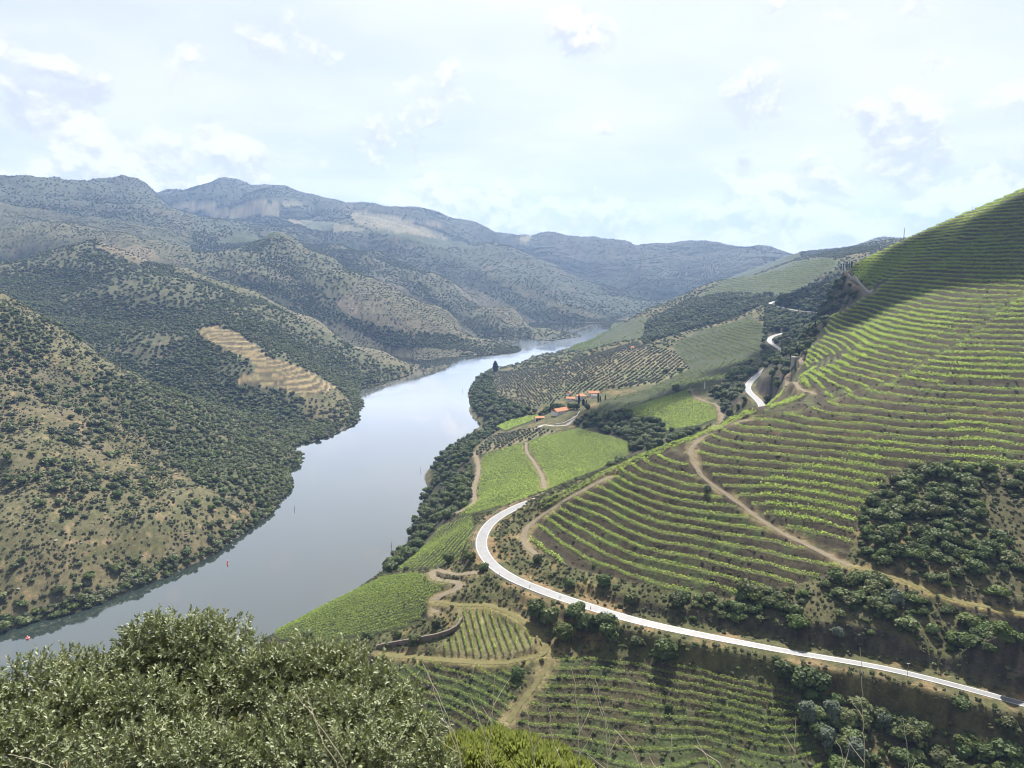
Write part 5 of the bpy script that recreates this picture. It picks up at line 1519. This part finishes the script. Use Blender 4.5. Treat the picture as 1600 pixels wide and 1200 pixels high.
# road furniture: guard rail on the outer side of the bend, delineator posts
def rail(line, off, name, label, step=4.0):
    T = np.gradient(line[:, :2], axis=0); T /= np.linalg.norm(T, axis=1)[:, None]
    Pn = np.column_stack([line[:, :2] + off * np.stack([T[:, 1], -T[:, 0]], 1), line[:, 2]])
    V, F = [], []
    prof = ((0, .42), (.06, .50), (0, .58), (.06, .66), (0, .74))
    for p_, t_ in zip(Pn, T):
        nx, ny = t_[1] * np.sign(-off), -t_[0] * np.sign(-off)
        for o_, zz in prof:
            V.append((p_[0] + nx * o_, p_[1] + ny * o_, p_[2] + zz))
    m_ = len(prof)
    for i in range(len(Pn) - 1):
        for j in range(m_ - 1):
            F.append((i * m_ + j, i * m_ + j + 1, (i + 1) * m_ + j + 1, (i + 1) * m_ + j))
    root = link(name, mesh_py('rail_beam', V, F, [steel_m]), label=label, cat='guard rail')
    pm = None
    for p_ in Pn[::2]:
        if pm is None:
            V2, F2 = [], []; bx(V2, F2, (0, 0, -.4), (.12, .14, 1.12)); pm = mesh_py('post', V2, F2, [steel_m])
        link('post', pm, tuple(p_), parent=root)
    return root
near_part = road_line[(road_line[:, 1] > 318) & (road_line[:, 1] < 478) & (road_line[:, 0] < 60)]
rail(near_part, -4.7, 'guard_rail', 'grey steel guard rail along the outer edge of the near road bend')
far_part = road_line[(road_line[:, 1] > 690) & (road_line[:, 1] < 880)]
rail(far_part, -4.7, 'guard_rail', 'grey steel guard rail along the outer edge of the far road bend')
V, F = [], []; bx(V, F, (0, 0, -.2), (.28, .28, 1.25)); post_me = mesh_py('post_body', V, F, [black_m])
V, F = [], []; bx(V, F, (0, 0, .72), (.31, .31, .22)); band_me = mesh_py('reflector', V, F, [whitep_m])
for i, (px, py) in enumerate(((780, 899), (828, 918), (875, 935), (923, 951.5))):
    c = hit(px, py); i_ = np.argmin(np.hypot(road_line[:, 0] - c[0], road_line[:, 1] - c[1]))
    o = link('delineator_post', None, (c[0], c[1], road_line[i_, 2]), label='black road marker post, %s along the road after the bend' % ('first', 'second', 'third', 'fourth')[i], cat='road post', group='marker posts after the road bend')
    link('post_body', post_me, parent=o); link('reflector', band_me, parent=o)

# the white car on the far road
def make_car():
    c = hit(1174, 592.5); i_ = np.argmin(np.hypot(road_line[:, 0] - c[0], road_line[:, 1] - c[1]))
    p_ = road_line[i_]; t_ = road_line[min(i_ + 2, len(road_line) - 1)] - road_line[i_ - 2]
    root = link('car', None, (c[0], c[1], p_[2] + .02), label='small white car driving on the far stretch of road', cat='car')
    root.rotation_euler = (0, 0, math.atan2(t_[1], t_[0]))
    prof = [(-2.1, .35), (-2.12, .85), (-1.9, 1.0), (-1.2, 1.05), (-.7, 1.5), (.7, 1.52), (1.35, 1.02), (1.95, .88), (2.1, .65), (2.08, .35)]
    V = [(x, -.86 + (.12 if z > 1.2 else 0), z) for x, z in prof] + [(x, .86 - (.12 if z > 1.2 else 0), z) for x, z in prof]
    n_ = len(prof)
    F = [tuple(range(n_)), tuple(reversed(range(n_, 2 * n_)))] + [(i + n_, i + n_ + ((i + 1) % n_ - i), (i + 1) % n_, i) for i in range(n_)]
    o = link('body', mesh_py('body', V, F, [whitep_m]), parent=root)
    bv = o.modifiers.new('soft_edges', 'BEVEL'); bv.width = .06; bv.segments = 2
    for nm, q in (('windscreen', ((.74, 1.47), (1.31, 1.06))), ('rear_window', ((-.74, 1.45), (-1.16, 1.09)))):
        (xa, za), (xb, zb) = q; s = .03 if xb > 0 else -.03
        link(nm, mesh_py(nm, [(xa + s, -.66, za + .02), (xa + s, .66, za + .02), (xb + s, .76, zb + .02), (xb + s, -.76, zb + .02)], [(0, 1, 2, 3)], [glass_m]), parent=root)
    for sg in (-1, 1):
        link('side_window', mesh_py('side_window', [(-1.05, sg * .84, 1.1), (1.1, sg * .84, 1.1), (.62, sg * .77, 1.44), (-.62, sg * .77, 1.44)], [(0, 1, 2, 3)], [glass_m]), parent=root)
        for x in (-1.3, 1.3):
            V, F = [], []
            for yy in (sg * .70, sg * .90):
                for k_ in range(12):
                    V.append((x + .33 * math.cos(k_ * pi / 6), yy, .33 + .33 * math.sin(k_ * pi / 6)))
            F = [tuple(range(12)), tuple(range(23, 11, -1))] + [(k_, (k_ + 1) % 12, 12 + (k_ + 1) % 12, 12 + k_) for k_ in range(12)]
            link('wheel', mesh_py('wheel', V, F, [tyre_m]), parent=root)
        box_obj('headlight', (2.09, sg * .6, .68), (.05, .32, .14), whitep_m, root)
        box_obj('tail_light', (-2.12, sg * .66, .74), (.05, .28, .16), red_m, root)
make_car()

# buoys and marker poles in the river
def lathe(prof, mat, name, parent, loc=(0, 0, 0), n_=14):
    V, F = [], []
    for r, z in prof:
        for k_ in range(n_):
            V.append((r * math.cos(2 * pi * k_ / n_), r * math.sin(2 * pi * k_ / n_), z))
    for j in range(len(prof) - 1):
        for k_ in range(n_):
            F.append((j * n_ + k_, j * n_ + (k_ + 1) % n_, (j + 1) * n_ + (k_ + 1) % n_, (j + 1) * n_ + k_))
    F += [tuple(reversed(range(n_))), tuple((len(prof) - 1) * n_ + k_ for k_ in range(n_))]
    return link(name, mesh_py(name, V, F, [mat], smooth=False), loc, parent=parent)
x, y, _ = wpt(43.5, 998, z=0)
root = link('drum_buoy', None, (x, y, 0), label='broad red drum buoy with white band floating near the left bank', cat='buoy'); root.scale = (.85,) * 3
lathe([(1.05, -.4), (1.3, -.15), (1.35, .5), (1.25, .75)], red_m, 'hull', root); lathe([(1.27, .72), (1.3, .78), (1.3, 1.12), (1.2, 1.18)], whitep_m, 'band', root); lathe([(1.18, 1.15), (1.1, 1.4), (.4, 1.6), (.15, 1.62)], red_m, 'deck', root); lathe([(.09, 1.5), (.09, 2.6), (.2, 2.62), (.16, 2.9)], whitep_m, 'lantern', root)
x, y, _ = wpt(355.5, 881, z=0)
root = link('spar_buoy', None, (x, y, 0), label='slim red spar buoy out in the river beyond the left bank', cat='buoy')
lathe([(.75, -.4), (.8, .25), (.4, .6)], red_m, 'float', root); lathe([(.42, .55), (.36, 2.6), (.1, 2.9)], red_m, 'spar', root); lathe([(.24, 2.85), (.24, 3.25), (.05, 3.4)], whitep_m, 'lantern', root)
for i, (px, py, hh, lab) in enumerate(((460, 796, 3.6, 'dark marker pole in the river nearest the left bank'), (657.5, 736, 3.8, 'dark marker pole in the river opposite the green field'), (611.5, 854, 3.2, 'dark marker pole close to the right bank trees'), (723, 612, 4.0, 'distant dark marker pole off the wooded point'))):
    x, y, _ = wpt(px, py, z=0)
    root = link('marker_pole', None, (x, y, 0), label=lab, cat='marker pole', group='marker poles in the river')
    lathe([(.34, -.6), (.36, .35), (.2, .5)], iron_m, 'float', root, n_=8); lathe([(.2, .45), (.17, hh), (.12, hh + .1)], iron_m, 'shaft', root, n_=8)
    lathe([(.3, hh + .05), (.32, hh + .5), (.05, hh + .7)], red_m if i == 0 else iron_m, 'topmark', root, n_=8)

# ------------------------------------------------------------------ foreground: holm oaks, broom, dry stalks
fore_m = bpy.data.materials.new('holm_oak_foreground_leaf'); fore_m.use_nodes = True
t = NT(fore_m.node_tree)
at = t.n('ShaderNodeAttribute', attribute_name='tone')
gm = t.n('ShaderNodeNewGeometry')
top = t.ramp(at.outputs['Fac'], [(0, (.082, .100, .046)), (.5, (.150, .175, .090)), (1, (.27, .285, .17))])
under = t.mix(at.outputs['Fac'], (.16, .17, .11), (.28, .28, .20))
col = t.mix(gm.outputs['Backfacing'], top, under)
b = t.n('ShaderNodeBsdfPrincipled', i_Roughness=.5); b.inputs['Specular IOR Level'].default_value = .28
t.l(col, b.inputs['Base Color'])
tr = t.n('ShaderNodeBsdfTranslucent'); tr.inputs['Color'].default_value = (.16, .19, .04, 1)
mx = t.n('ShaderNodeMixShader', i_0=.18); t.l(b.outputs[0], mx.inputs[1]); t.l(tr.outputs[0], mx.inputs[2])
ou = t.n('ShaderNodeOutputMaterial'); t.l(mx.outputs[0], ou.inputs[0])
twig_m = mat_plain('oak_twig', (.10, .085, .065), .85, .3, 12.0, spec=.1)

def oak_leaves(lobes, n_tw, per, rng, leaf=(.042, .068)):
    """sprigs of folded leaves on the outside (and thinner inside) of the crown lobes"""
    big = [l for l in lobes]
    small = []
    for l in big:                       # each lobe breaks up into rounded clumps with gaps between them
        nsub = max(3, int(13 * (l[3] / .5) ** 1.5))
        for q in range(nsub):
            d_ = rand_unit(1, rng)[0]; d_[2] = abs(d_[2]) * .9 + .05 if rng.random() < .8 else d_[2]; d_ /= np.linalg.norm(d_)
            small.append((*(np.array(l[:3]) + d_ * l[3] * .78), l[3] * rng.uniform(.26, .44)))
        small.append((l[0], l[1], l[2], l[3] * .6))
    lobes = small
    lc = np.array([l[:3] for l in lobes]); lr = np.array([l[3] for l in lobes])
    w_ = lr ** 2 / (lr ** 2).sum()
    k_ = rng.choice(len(lobes), n_tw, p=w_)
    d = rand_unit(n_tw, rng); d[:, 2] = d[:, 2] * .8 + .3; d[:, 1] -= .1; d /= np.linalg.norm(d, axis=1)[:, None]
    lump = .95 + .25 * fbm(d[:, 0] * 2.6 + k_ * 3.7, d[:, 1] * 2.2 + d[:, 2] * 1.7, 2, 19)
    rad = lr[k_] * lump * (1 - .40 * rng.random(n_tw) ** 2.0)
    base = lc[k_] + d * rad[:, None]
    ax_ = d + .45 * rand_unit(n_tw, rng) + np.array([0, 0, .55]); ax_ /= np.linalg.norm(ax_, axis=1)[:, None]
    tl = rng.uniform(.10, .20, n_tw)
    # leaves around each sprig
    I = np.repeat(np.arange(n_tw), per); n_ = len(I)
    f = np.tile(np.linspace(.05, 1.0, per), n_tw)
    pos = base[I] + ax_[I] * (tl[I] * f)[:, None]
    out = rand_unit(n_, rng); out -= (out * ax_[I]).sum(1)[:, None] * ax_[I]; out /= np.linalg.norm(out, axis=1)[:, None] + 1e-9
    ld = out * (1.05 - .55 * f)[:, None] + ax_[I] * (.35 + .7 * f)[:, None]; ld /= np.linalg.norm(ld, axis=1)[:, None]
    sd = np.cross(ld, ax_[I] + .3 * rand_unit(n_, rng)); sd /= np.linalg.norm(sd, axis=1)[:, None] + 1e-9
    up_ = np.cross(sd, ld); s_ = np.sign(up_[:, 2:3] + 1e-6); up_ = up_ * s_; sd = sd * s_
    ln = rng.uniform(*leaf, n_)[:, None]; wd = ln * rng.uniform(.38, .52, n_)[:, None]
    p0 = pos; p1 = pos + ld * ln * .5 + sd * wd * .5 + up_ * ln * .10; p2 = pos + ld * ln - up_ * ln * .12; p3 = pos + ld * ln * .5 - sd * wd * .5 + up_ * ln * .10
    V = np.stack([p0, p1, p2, p3], 1).reshape(-1, 3)
    q = np.arange(n_) * 4
    F = np.vstack([np.stack([q, q + 1, q + 2], 1), np.stack([q, q + 2, q + 3], 1)])
    # orient so that the upper side is the front face
    sprig_tone = np.clip(rng.normal(.5, .2, n_tw), 0, 1)
    tone = np.clip(sprig_tone[I] + rng.normal(0, .16, n_), 0, 1)
    return V, F, np.repeat(tone, 4)

def tubes(segs, mat, name):
    V, F = [], []
    for pts_, r0, r1 in segs:
        pts_ = np.array(pts_); n_ = len(pts_)
        T = np.gradient(pts_, axis=0); T /= np.linalg.norm(T, axis=1)[:, None] + 1e-9
        b0 = len(V)
        for i in range(n_):
            s = np.cross(T[i], (.31, .87, .38)); s /= np.linalg.norm(s); e = np.cross(T[i], s); r = r0 + (r1 - r0) * i / (n_ - 1)
            for k_ in range(5):
                V.append(pts_[i] + r * (math.cos(k_ * 1.2566) * s + math.sin(k_ * 1.2566) * e))
        for i in range(n_ - 1):
            for k_ in range(5):
                F.append((b0 + i * 5 + k_, b0 + i * 5 + (k_ + 1) % 5, b0 + (i + 1) * 5 + (k_ + 1) % 5, b0 + (i + 1) * 5 + k_))
    return mesh_np(name, V, F, [mat], smooth=True)

def fore_oak(label, lob_px, n_tw, seed):
    rng = np.random.default_rng(seed)
    L = np.array([(*wpt(px, py, d=d), r) for px, py, d, r in lob_px])
    bx_, by_ = L[:, 0].mean(), L[:, 1].mean() + .3
    bz = float(sample(Z, bx_, by_))
    root = link('holm_oak', None, (bx_, by_, bz), label=label, cat='tree', group='holm oaks in the foreground')
    V, F, tn = oak_leaves(L, n_tw, 14, rng)
    link('foliage', mesh_np('foliage', V - np.array([bx_, by_, bz]), F, [fore_m], tone=tn), parent=root, kind='stuff')
    segs = []
    base = np.array([0, 0, -.3])
    for l in L:
        tip = l[:3] - np.array([bx_, by_, bz])
        m1 = base * .55 + tip * .45 + rng.normal(size=3) * .18 + np.array([0, 0, -.15])
        pts_ = catmull([base, m1, tip], .25)
        segs.append((pts_, .075, .018))
        for q in range(9):
            e = tip + rand_unit(1, rng)[0] * l[3] * .8
            s0 = pts_[int(len(pts_) * rng.uniform(.5, .95))]
            segs.append((catmull([s0, (s0 + e) / 2 + rng.normal(size=3) * .05, e], .15), .014, .004))
    link('branches', tubes(segs, twig_m, 'branches'), parent=root)

fore_oak('large grey-green holm oak filling the lower left corner', [(40, 1120, 7.6, .50), (110, 1085, 8.2, .42), (165, 1095, 8.3, .45), (215, 1070, 8.6, .50), (262, 1032, 8.9, .55), (330, 1040, 8.9, .55), (375, 1075, 8.6, .50), (130, 1160, 7.4, .52), (230, 1150, 7.6, .55), (320, 1140, 7.7, .55), (60, 1205, 6.8, .5), (190, 1225, 6.6, .5), (300, 1230, 6.6, .5), (-40, 1130, 7.4, .5), (-60, 1210, 6.6, .5), (258, 998, 8.9, .22), (330, 1000, 8.9, .25), (112, 1046, 8.3, .2)], 5200, 61)
fore_oak('grey-green holm oak at the bottom centre, right of the larger one', [(420, 1075, 8.4, .46), (470, 1068, 8.5, .44), (530, 1070, 8.4, .44), (580, 1095, 8.2, .40), (620, 1125, 7.9, .36), (450, 1150, 7.5, .52), (540, 1160, 7.4, .50), (640, 1175, 7.2, .34), (400, 1215, 6.7, .5), (500, 1225, 6.7, .5), (600, 1225, 6.7, .46), (680, 1220, 6.7, .28)], 4000, 62)

# yellow-green broom bush
def fore_broom(label, lob_px, n_, seed):
    rng = np.random.default_rng(seed)
    L = np.array([(*wpt(px, py, d=d), r) for px, py, d, r in lob_px])
    bx_, by_ = L[:, 0].mean(), L[:, 1].mean() + .2; bz = float(sample(Z, bx_, by_))
    root = link('broom_bush', None, (bx_, by_, bz), label=label, cat='bush')
    k_ = rng.choice(len(L), n_, p=L[:, 3] ** 2 / (L[:, 3] ** 2).sum())
    d = rand_unit(n_, rng); d[:, 2] = np.abs(d[:, 2]) * .9 + .1; d /= np.linalg.norm(d, axis=1)[:, None]
    cen = L[k_, :3] + d * (L[k_, 3] * (1 - .5 * rng.random(n_) ** 2))[:, None] - np.array([bx_, by_, bz])
    ax_ = d + np.array([0, 0, .8]) + .4 * rand_unit(n_, rng); ax_ /= np.linalg.norm(ax_, axis=1)[:, None]
    sd = np.cross(ax_, rand_unit(n_, rng)); sd /= np.linalg.norm(sd, axis=1)[:, None]
    ln = rng.uniform(.04, .10, n_)[:, None]; w_ = rng.uniform(.007, .013, n_)[:, None]
    V = np.stack([cen - sd * w_, cen + sd * w_, cen + ax_ * ln + sd * w_ * .6, cen + ax_ * ln - sd * w_ * .6], 1).reshape(-1, 3)
    link('foliage', mesh_np('foliage', V, np.arange(len(V)).reshape(-1, 4), [broom_leaf], tone=np.repeat(np.clip(rng.normal(.5, .25, n_), 0, 1), 4)), parent=root, kind='stuff')
    segs = []
    for l in L:
        tip = l[:3] - np.array([bx_, by_, bz])
        for q in range(10):
            e = tip + rand_unit(1, rng)[0] * l[3] * .7
            segs.append((catmull([np.array([0, 0, -.2]), e * .5 + rng.normal(size=3) * .05, e], .2), .015, .004))
    link('branches', tubes(segs, twig_m, 'branches'), parent=root)
broom_leaf = mat_leaf('broom_leaf', (.085, .11, .03), (.23, .25, .075), (.26, .30, .075), .36, rough=.5)
fore_broom('bright yellow-green broom bush at the bottom centre', [(720, 1195, 7.6, .30), (770, 1185, 7.8, .30), (815, 1195, 7.6, .30), (860, 1205, 7.4, .26), (745, 1215, 7.2, .32), (840, 1225, 7.0, .3), (900, 1222, 7.2, .2)], 26000, 63)

# dry stalks of last year's weeds
stalk_m = mat_plain('dry_stalk', (.42, .37, .29), .85, .2, 8.0, spec=.1)
STALKS = [((228, 1200), (208, 1150), (205, 1120), 6.6, 'forked grey stalk in front of the large holm oak'), ((90, 1205), (45, 1185), (12, 1178), 6.2, 'low slanting stalk at the lower left corner'), ((210, 1205), (222, 1140), (227, 1095), 6.9, 'straight pale stalk before the large holm oak'),
          ((540, 1200), (498, 1130), (462, 1085), 6.4, 'long pale stalk leaning left over the middle holm oak'), ((530, 1205), (500, 1150), (478, 1080), 6.3, 'second leaning stalk over the middle holm oak'),
          ((720, 1200), (690, 1110), (668, 1050), 6.8, 'tall pale stalk left of the broom bush'), ((722, 1205), (700, 1120), (660, 1035), 6.6, 'bent pale stalk left of the broom bush, its tip furthest left'), ((758, 1205), (768, 1130), (772, 1050), 6.8, 'upright stalk rising out of the broom bush'), ((770, 1200), (750, 1130), (735, 1090), 7.0, 'short leaning stalk in the broom bush'),
          ((905, 1205), (902, 1110), (893, 1040), 6.6, 'tall upright stalk right of the broom bush'), ((880, 1205), (862, 1150), (855, 1105), 6.6, 'thin stalk at the right edge of the broom bush'), ((950, 1205), (945, 1130), (925, 1070), 6.8, 'branching stalk in front of the lower vine terraces'), ((948, 1210), (952, 1160), (930, 1060), 6.9, 'crooked stalk crossing the branching one'), ((1045, 1205), (1050, 1160), (1048, 1145), 6.6, 'short pale stalk before the lower terraces'),
          ((1110, 1205), (1105, 1185), (1085, 1150), 6.6, 'thin crossed stalk before the lower terraces, left of the fork'), ((1130, 1205), (1110, 1180), (1085, 1165), 6.4, 'slanting stalk below the lower terraces'), ((1350, 1205), (1348, 1110), (1345, 1010), 7.0, 'tallest forked stalk at the lower right'), ((1318, 1205), (1318, 1180), (1306, 1158), 6.5, 'short forked stalk at the lower right'), ((1240, 1205), (1242, 1160), (1244, 1120), 6.6, 'faint stalk left of the lower right trees'), ((1420, 1205), (1415, 1150), (1410, 1120), 6.8, 'slim stalk right of the tall forked one'), ((1000, 1205), (985, 1165), (960, 1140), 6.5, 'thin bowed stalk in the middle of the bottom edge'), ((835, 1205), (830, 1155), (822, 1105), 6.7, 'pale stalk near the middle of the broom bush')]
for i, (a_, b__, c__, d_, lab) in enumerate(STALKS):
    rng = np.random.default_rng(700 + i)
    pa_, pb_, pc_ = (np.array(wpt(*q, d=d_ + dd)) for q, dd in ((a_, 0), (b__, .05), (c__, .12)))
    gx, gy = pa_[0], pa_[1]; gz = float(sample(Z, gx, gy))
    base = np.array([gx + rng.normal() * .05, gy, gz - .05])
    main = catmull([base, base * .4 + pa_ * .6 + rng.normal(size=3) * .02, pa_, pb_, pc_], .08)
    main = main + .006 * rng.normal(size=main.shape)
    segs = [(main - base, .009, .0025)]
    for q in range(int(rng.integers(2, 5))):
        k_ = int(len(main) * rng.uniform(.55, .92)); s0 = main[k_]; dv = pc_ - pb_; dv = dv / np.linalg.norm(dv)
        side = rng.choice([-1, 1]); e = s0 + (dv * .7 + np.array([side * .55, rng.normal() * .2, .15])) * rng.uniform(.12, .32)
        segs.append((catmull([s0 - base, (s0 + e) / 2 - base + rng.normal(size=3) * .012, e - base], .05), .004, .0015))
    link('dry_stalk', tubes(segs, stalk_m, 'dry_stalk'), tuple(base), label=lab, cat='dry stalk', group='dry weed stalks along the bottom edge')

# two grey-leaved poplars and dark oaks in the gully at the lower right
for px, py, r, lab in ((1262, 1130, 2.6, 'silvery tree at the left of the gully group below the road'), (1300, 1128, 2.4, 'second silvery tree of the gully group below the road'), (1290, 1165, 2.5, 'lower silvery tree of the gully group'), (1335, 1190, 2.6, 'silvery tree nearest the bottom edge in the gully'), (1380, 1140, 1.8, 'small pale tree on the slope below the road'), (1400, 950, 2.2, 'pale grey-leaved tree above the road beside the grassy track'), (1310, 1000, 1.6, 'pale tree on the rough slope above the road'), (1105, 772, 1.5, 'round silvery bush inside the lower spur terraces')):
    plant('silver', 'silver_leaved_tree', hit(px, py, dmin=150), r * 1.75, lab, 'tree', 'pale-leaved trees around the road', zs=1.2)
for px, py, r, lab in ((1250, 1075, 3.4, 'large dark oak on the road verge at the lower right'), (1280, 1085, 3.0, 'dark oak right beside the large one on the verge'), (1225, 1060, 2.5, 'dark oak at the left end of the verge group'), (1040, 1030, 3.0, 'lone dark round oak on the verge under the road'), (995, 1012, 2.6, 'dark oak left of the lone round oak under the road'), (950, 1000, 3.4, 'dark oak in the clump below the road'), (915, 990, 3.3, 'tall dark oak in the middle of the clump below the road'), (880, 1000, 2.8, 'dark oak at the lane corner of the clump'), (840, 965, 3.0, 'leafy oak at the left end of the clump below the road'), (860, 975, 2.8, 'light green oak in the clump below the road'), (900, 968, 2.9, 'feathery oak at the road edge of the clump'), (945, 982, 2.9, 'round oak at the right of the clump under the road edge'),
                       (890, 920, 2.4, 'dark round bush-like oak above the road after the bend'), (945, 915, 2.2, 'small oak on the verge above the road after the bend'), (1055, 950, 3.3, 'big oak above the road below the lowest vine rows'), (985, 945, 2.6, 'oak above the road left of the big one'), (838, 880, 2.0, 'small oak inside the road bend'), (808, 1060, 2.5, 'dark bushy oak beside the grassy lane in the lower terraces'), (1045, 1110, 1.6, 'small dark oak alone in the lower terraces'), (575, 1000, 2.6, 'oak at the left end of the dry stone wall'), (648, 1006, 2.4, 'dark oak standing over the stone wall'), (682, 980, 2.0, 'round oak at the lane corner above the small block'), (754, 893, 2.2, 'oak at the outer corner of the road bend'), (700, 880, 3.0, 'wide pale green tree beside the road bend'), (735, 876, 2.6, 'green tree just outside the guard rail'), (480, 1000, 2.6, 'light green tree at the lower edge of the sloping field'), (1500, 1110, 2.4, 'dark round oak on the slope below the road at the right'), (1560, 1000, 3.0, 'large oak above the road cutting at the right'), (1200, 950, 2.5, 'dark oak between road and lowest vine rows')):
    plant('oak', 'oak_tree', hit(px, py, dmin=150), r * (2.0 if 'clump' in lab or 'verge' in lab else 1.5), lab, 'tree', 'single oaks around the road')
# trees round the quinta
for i, (px, py, r) in enumerate(((858, 644, 4.2), (866, 641, 4.5), (874, 640, 4.2), (880, 642, 3.6), (852, 647, 3.4), (892, 640, 4.0), (900, 640, 3.4), (917, 640, 3.2), (845, 650, 2.8), (828, 650, 3.2), (836, 646, 2.8), (820, 648, 3.4), (810, 651, 3.4), (1040, 583, 3.5), (1062, 581, 3.2), (1130, 610, 4.5), (1120, 615, 4.0), (1056, 612, 3.4))):
    plant('oak', 'oak_tree', hit(px, py, dmin=500), r * 1.6, ('dark tree of the clump behind the barn', 'dark tree below the farmhouse terrace', 'dark tree by the open shed', 'dark tree between the olive grove and the terraces')[0 if i < 5 else 1 if i < 8 else 2 if i < 13 else 3] + ', %s from the left' % nth(i - (0, 5, 8, 13)[0 if i < 5 else 1 if i < 8 else 2 if i < 13 else 3]), 'tree', 'trees around the farm')

# where a kind has several alike, say which one by its order from the left
from collections import defaultdict
same = defaultdict(list)
for o in COL.objects:
    if o.get('label') and o.parent is None and o.get('category') in ('shrub', 'bush', 'tree', 'olive tree', 'tussock', 'rock'):
        same[o['label']].append(o)
for lab_, os_ in same.items():
    if len(os_) > 1:
        os_.sort(key=lambda o: float(project(np.float64(o.location.x), np.float64(o.location.y), np.float64(o.location.z))[0]))
        for k_, o in enumerate(os_):
            o['label'] = '%s, %s from left' % (lab_, nth(k_))

# ------------------------------------------------------------------ cloud that shades the upper slope, and the air
cl_m = bpy.data.materials.new('cloud_vapour'); cl_m.use_nodes = True      # thin cloud: part of the sunlight passes
t = NT(cl_m.node_tree)
df = t.n('ShaderNodeBsdfDiffuse'); df.inputs['Color'].default_value = (.85, .86, .88, 1)
tp = t.n('ShaderNodeBsdfTransparent'); mx = t.n('ShaderNodeMixShader', i_0=.28)
t.l(tp.outputs[0], mx.inputs[1]); t.l(df.outputs[0], mx.inputs[2])
ou = t.n('ShaderNodeOutputMaterial'); t.l(mx.outputs[0], ou.inputs[0])
def cloud(pts, height, seed, rr):
    rng = np.random.default_rng(seed); V, F = [], []
    bpy_me = bpy.data.meshes.new('lump')
    import bmesh
    bm_ = bmesh.new(); bmesh.ops.create_icosphere(bm_, subdivisions=3, radius=1.0)
    sv = np.array([v.co[:] for v in bm_.verts]); sf = [tuple(v.index for v in f.verts) for f in bm_.faces]; bm_.free()
    for g_, r in pts:
        k_ = (height - g_[2]) / SUN_DIR[2]
        c = g_ + SUN_DIR * k_
        for q in range(3):
            cc = c + rng.normal(size=3) * np.array([r * .3, r * .3, 12]) if q else c
            r2 = r * rng.uniform(.7, 1.05)
            dsp = 1 + .16 * fbm(sv[:, 0] * 1.6 + q * 7, sv[:, 1] * 1.6 + sv[:, 2], 3, seed + q)
            b_ = len(V); V += [tuple(cc + v * r2 * np.array([1, 1, .55]) * k2) for v, k2 in zip(sv, dsp)]
            F += [tuple(b_ + i for i in f) for f in sf]
    link('cloud', mesh_py('cloud', V, F, [cl_m], smooth=True), kind='structure')
sp = [(1590, 335, 45), (1530, 362, 45), (1470, 385, 45), (1430, 400, 45), (1400, 415, 45), (1370, 430, 45), (1590, 380, 60), (1530, 405, 55), (1470, 425, 55), (1410, 450, 55), (1350, 470, 55), (1300, 490, 60), (1260, 520, 50), (1215, 545, 45), (1150, 575, 50), (1080, 605, 45), (1020, 630, 40), (960, 650, 36), (930, 640, 30), (1180, 590, 35), (1300, 440, 50), (1250, 460, 60)]
cloud([(hit(px, py), r) for px, py, r in sp], 1500.0, 5, 1)

zlo, zhi = float(Z.min()) - 1.0, float(max(Z.max(), CAM_Z)) + 25.0
hz = bpy.data.materials.new('air'); hz.use_nodes = True
t = NT(hz.node_tree)
pv = t.n('ShaderNodeVolumePrincipled')
pv.inputs['Color'].default_value = (.34, .54, 1.0, 1)
pv.inputs['Density'].default_value = 0.00006
pv.inputs['Anisotropy'].default_value = .2
ou = t.n('ShaderNodeOutputMaterial'); t.l(pv.outputs[0], ou.inputs['Volume'])
V, F = [], []; bx(V, F, (0, 4500, zlo), (17000, 9700, zhi - zlo))
link('haze', mesh_py('haze', V, F, [hz]), kind='stuff')
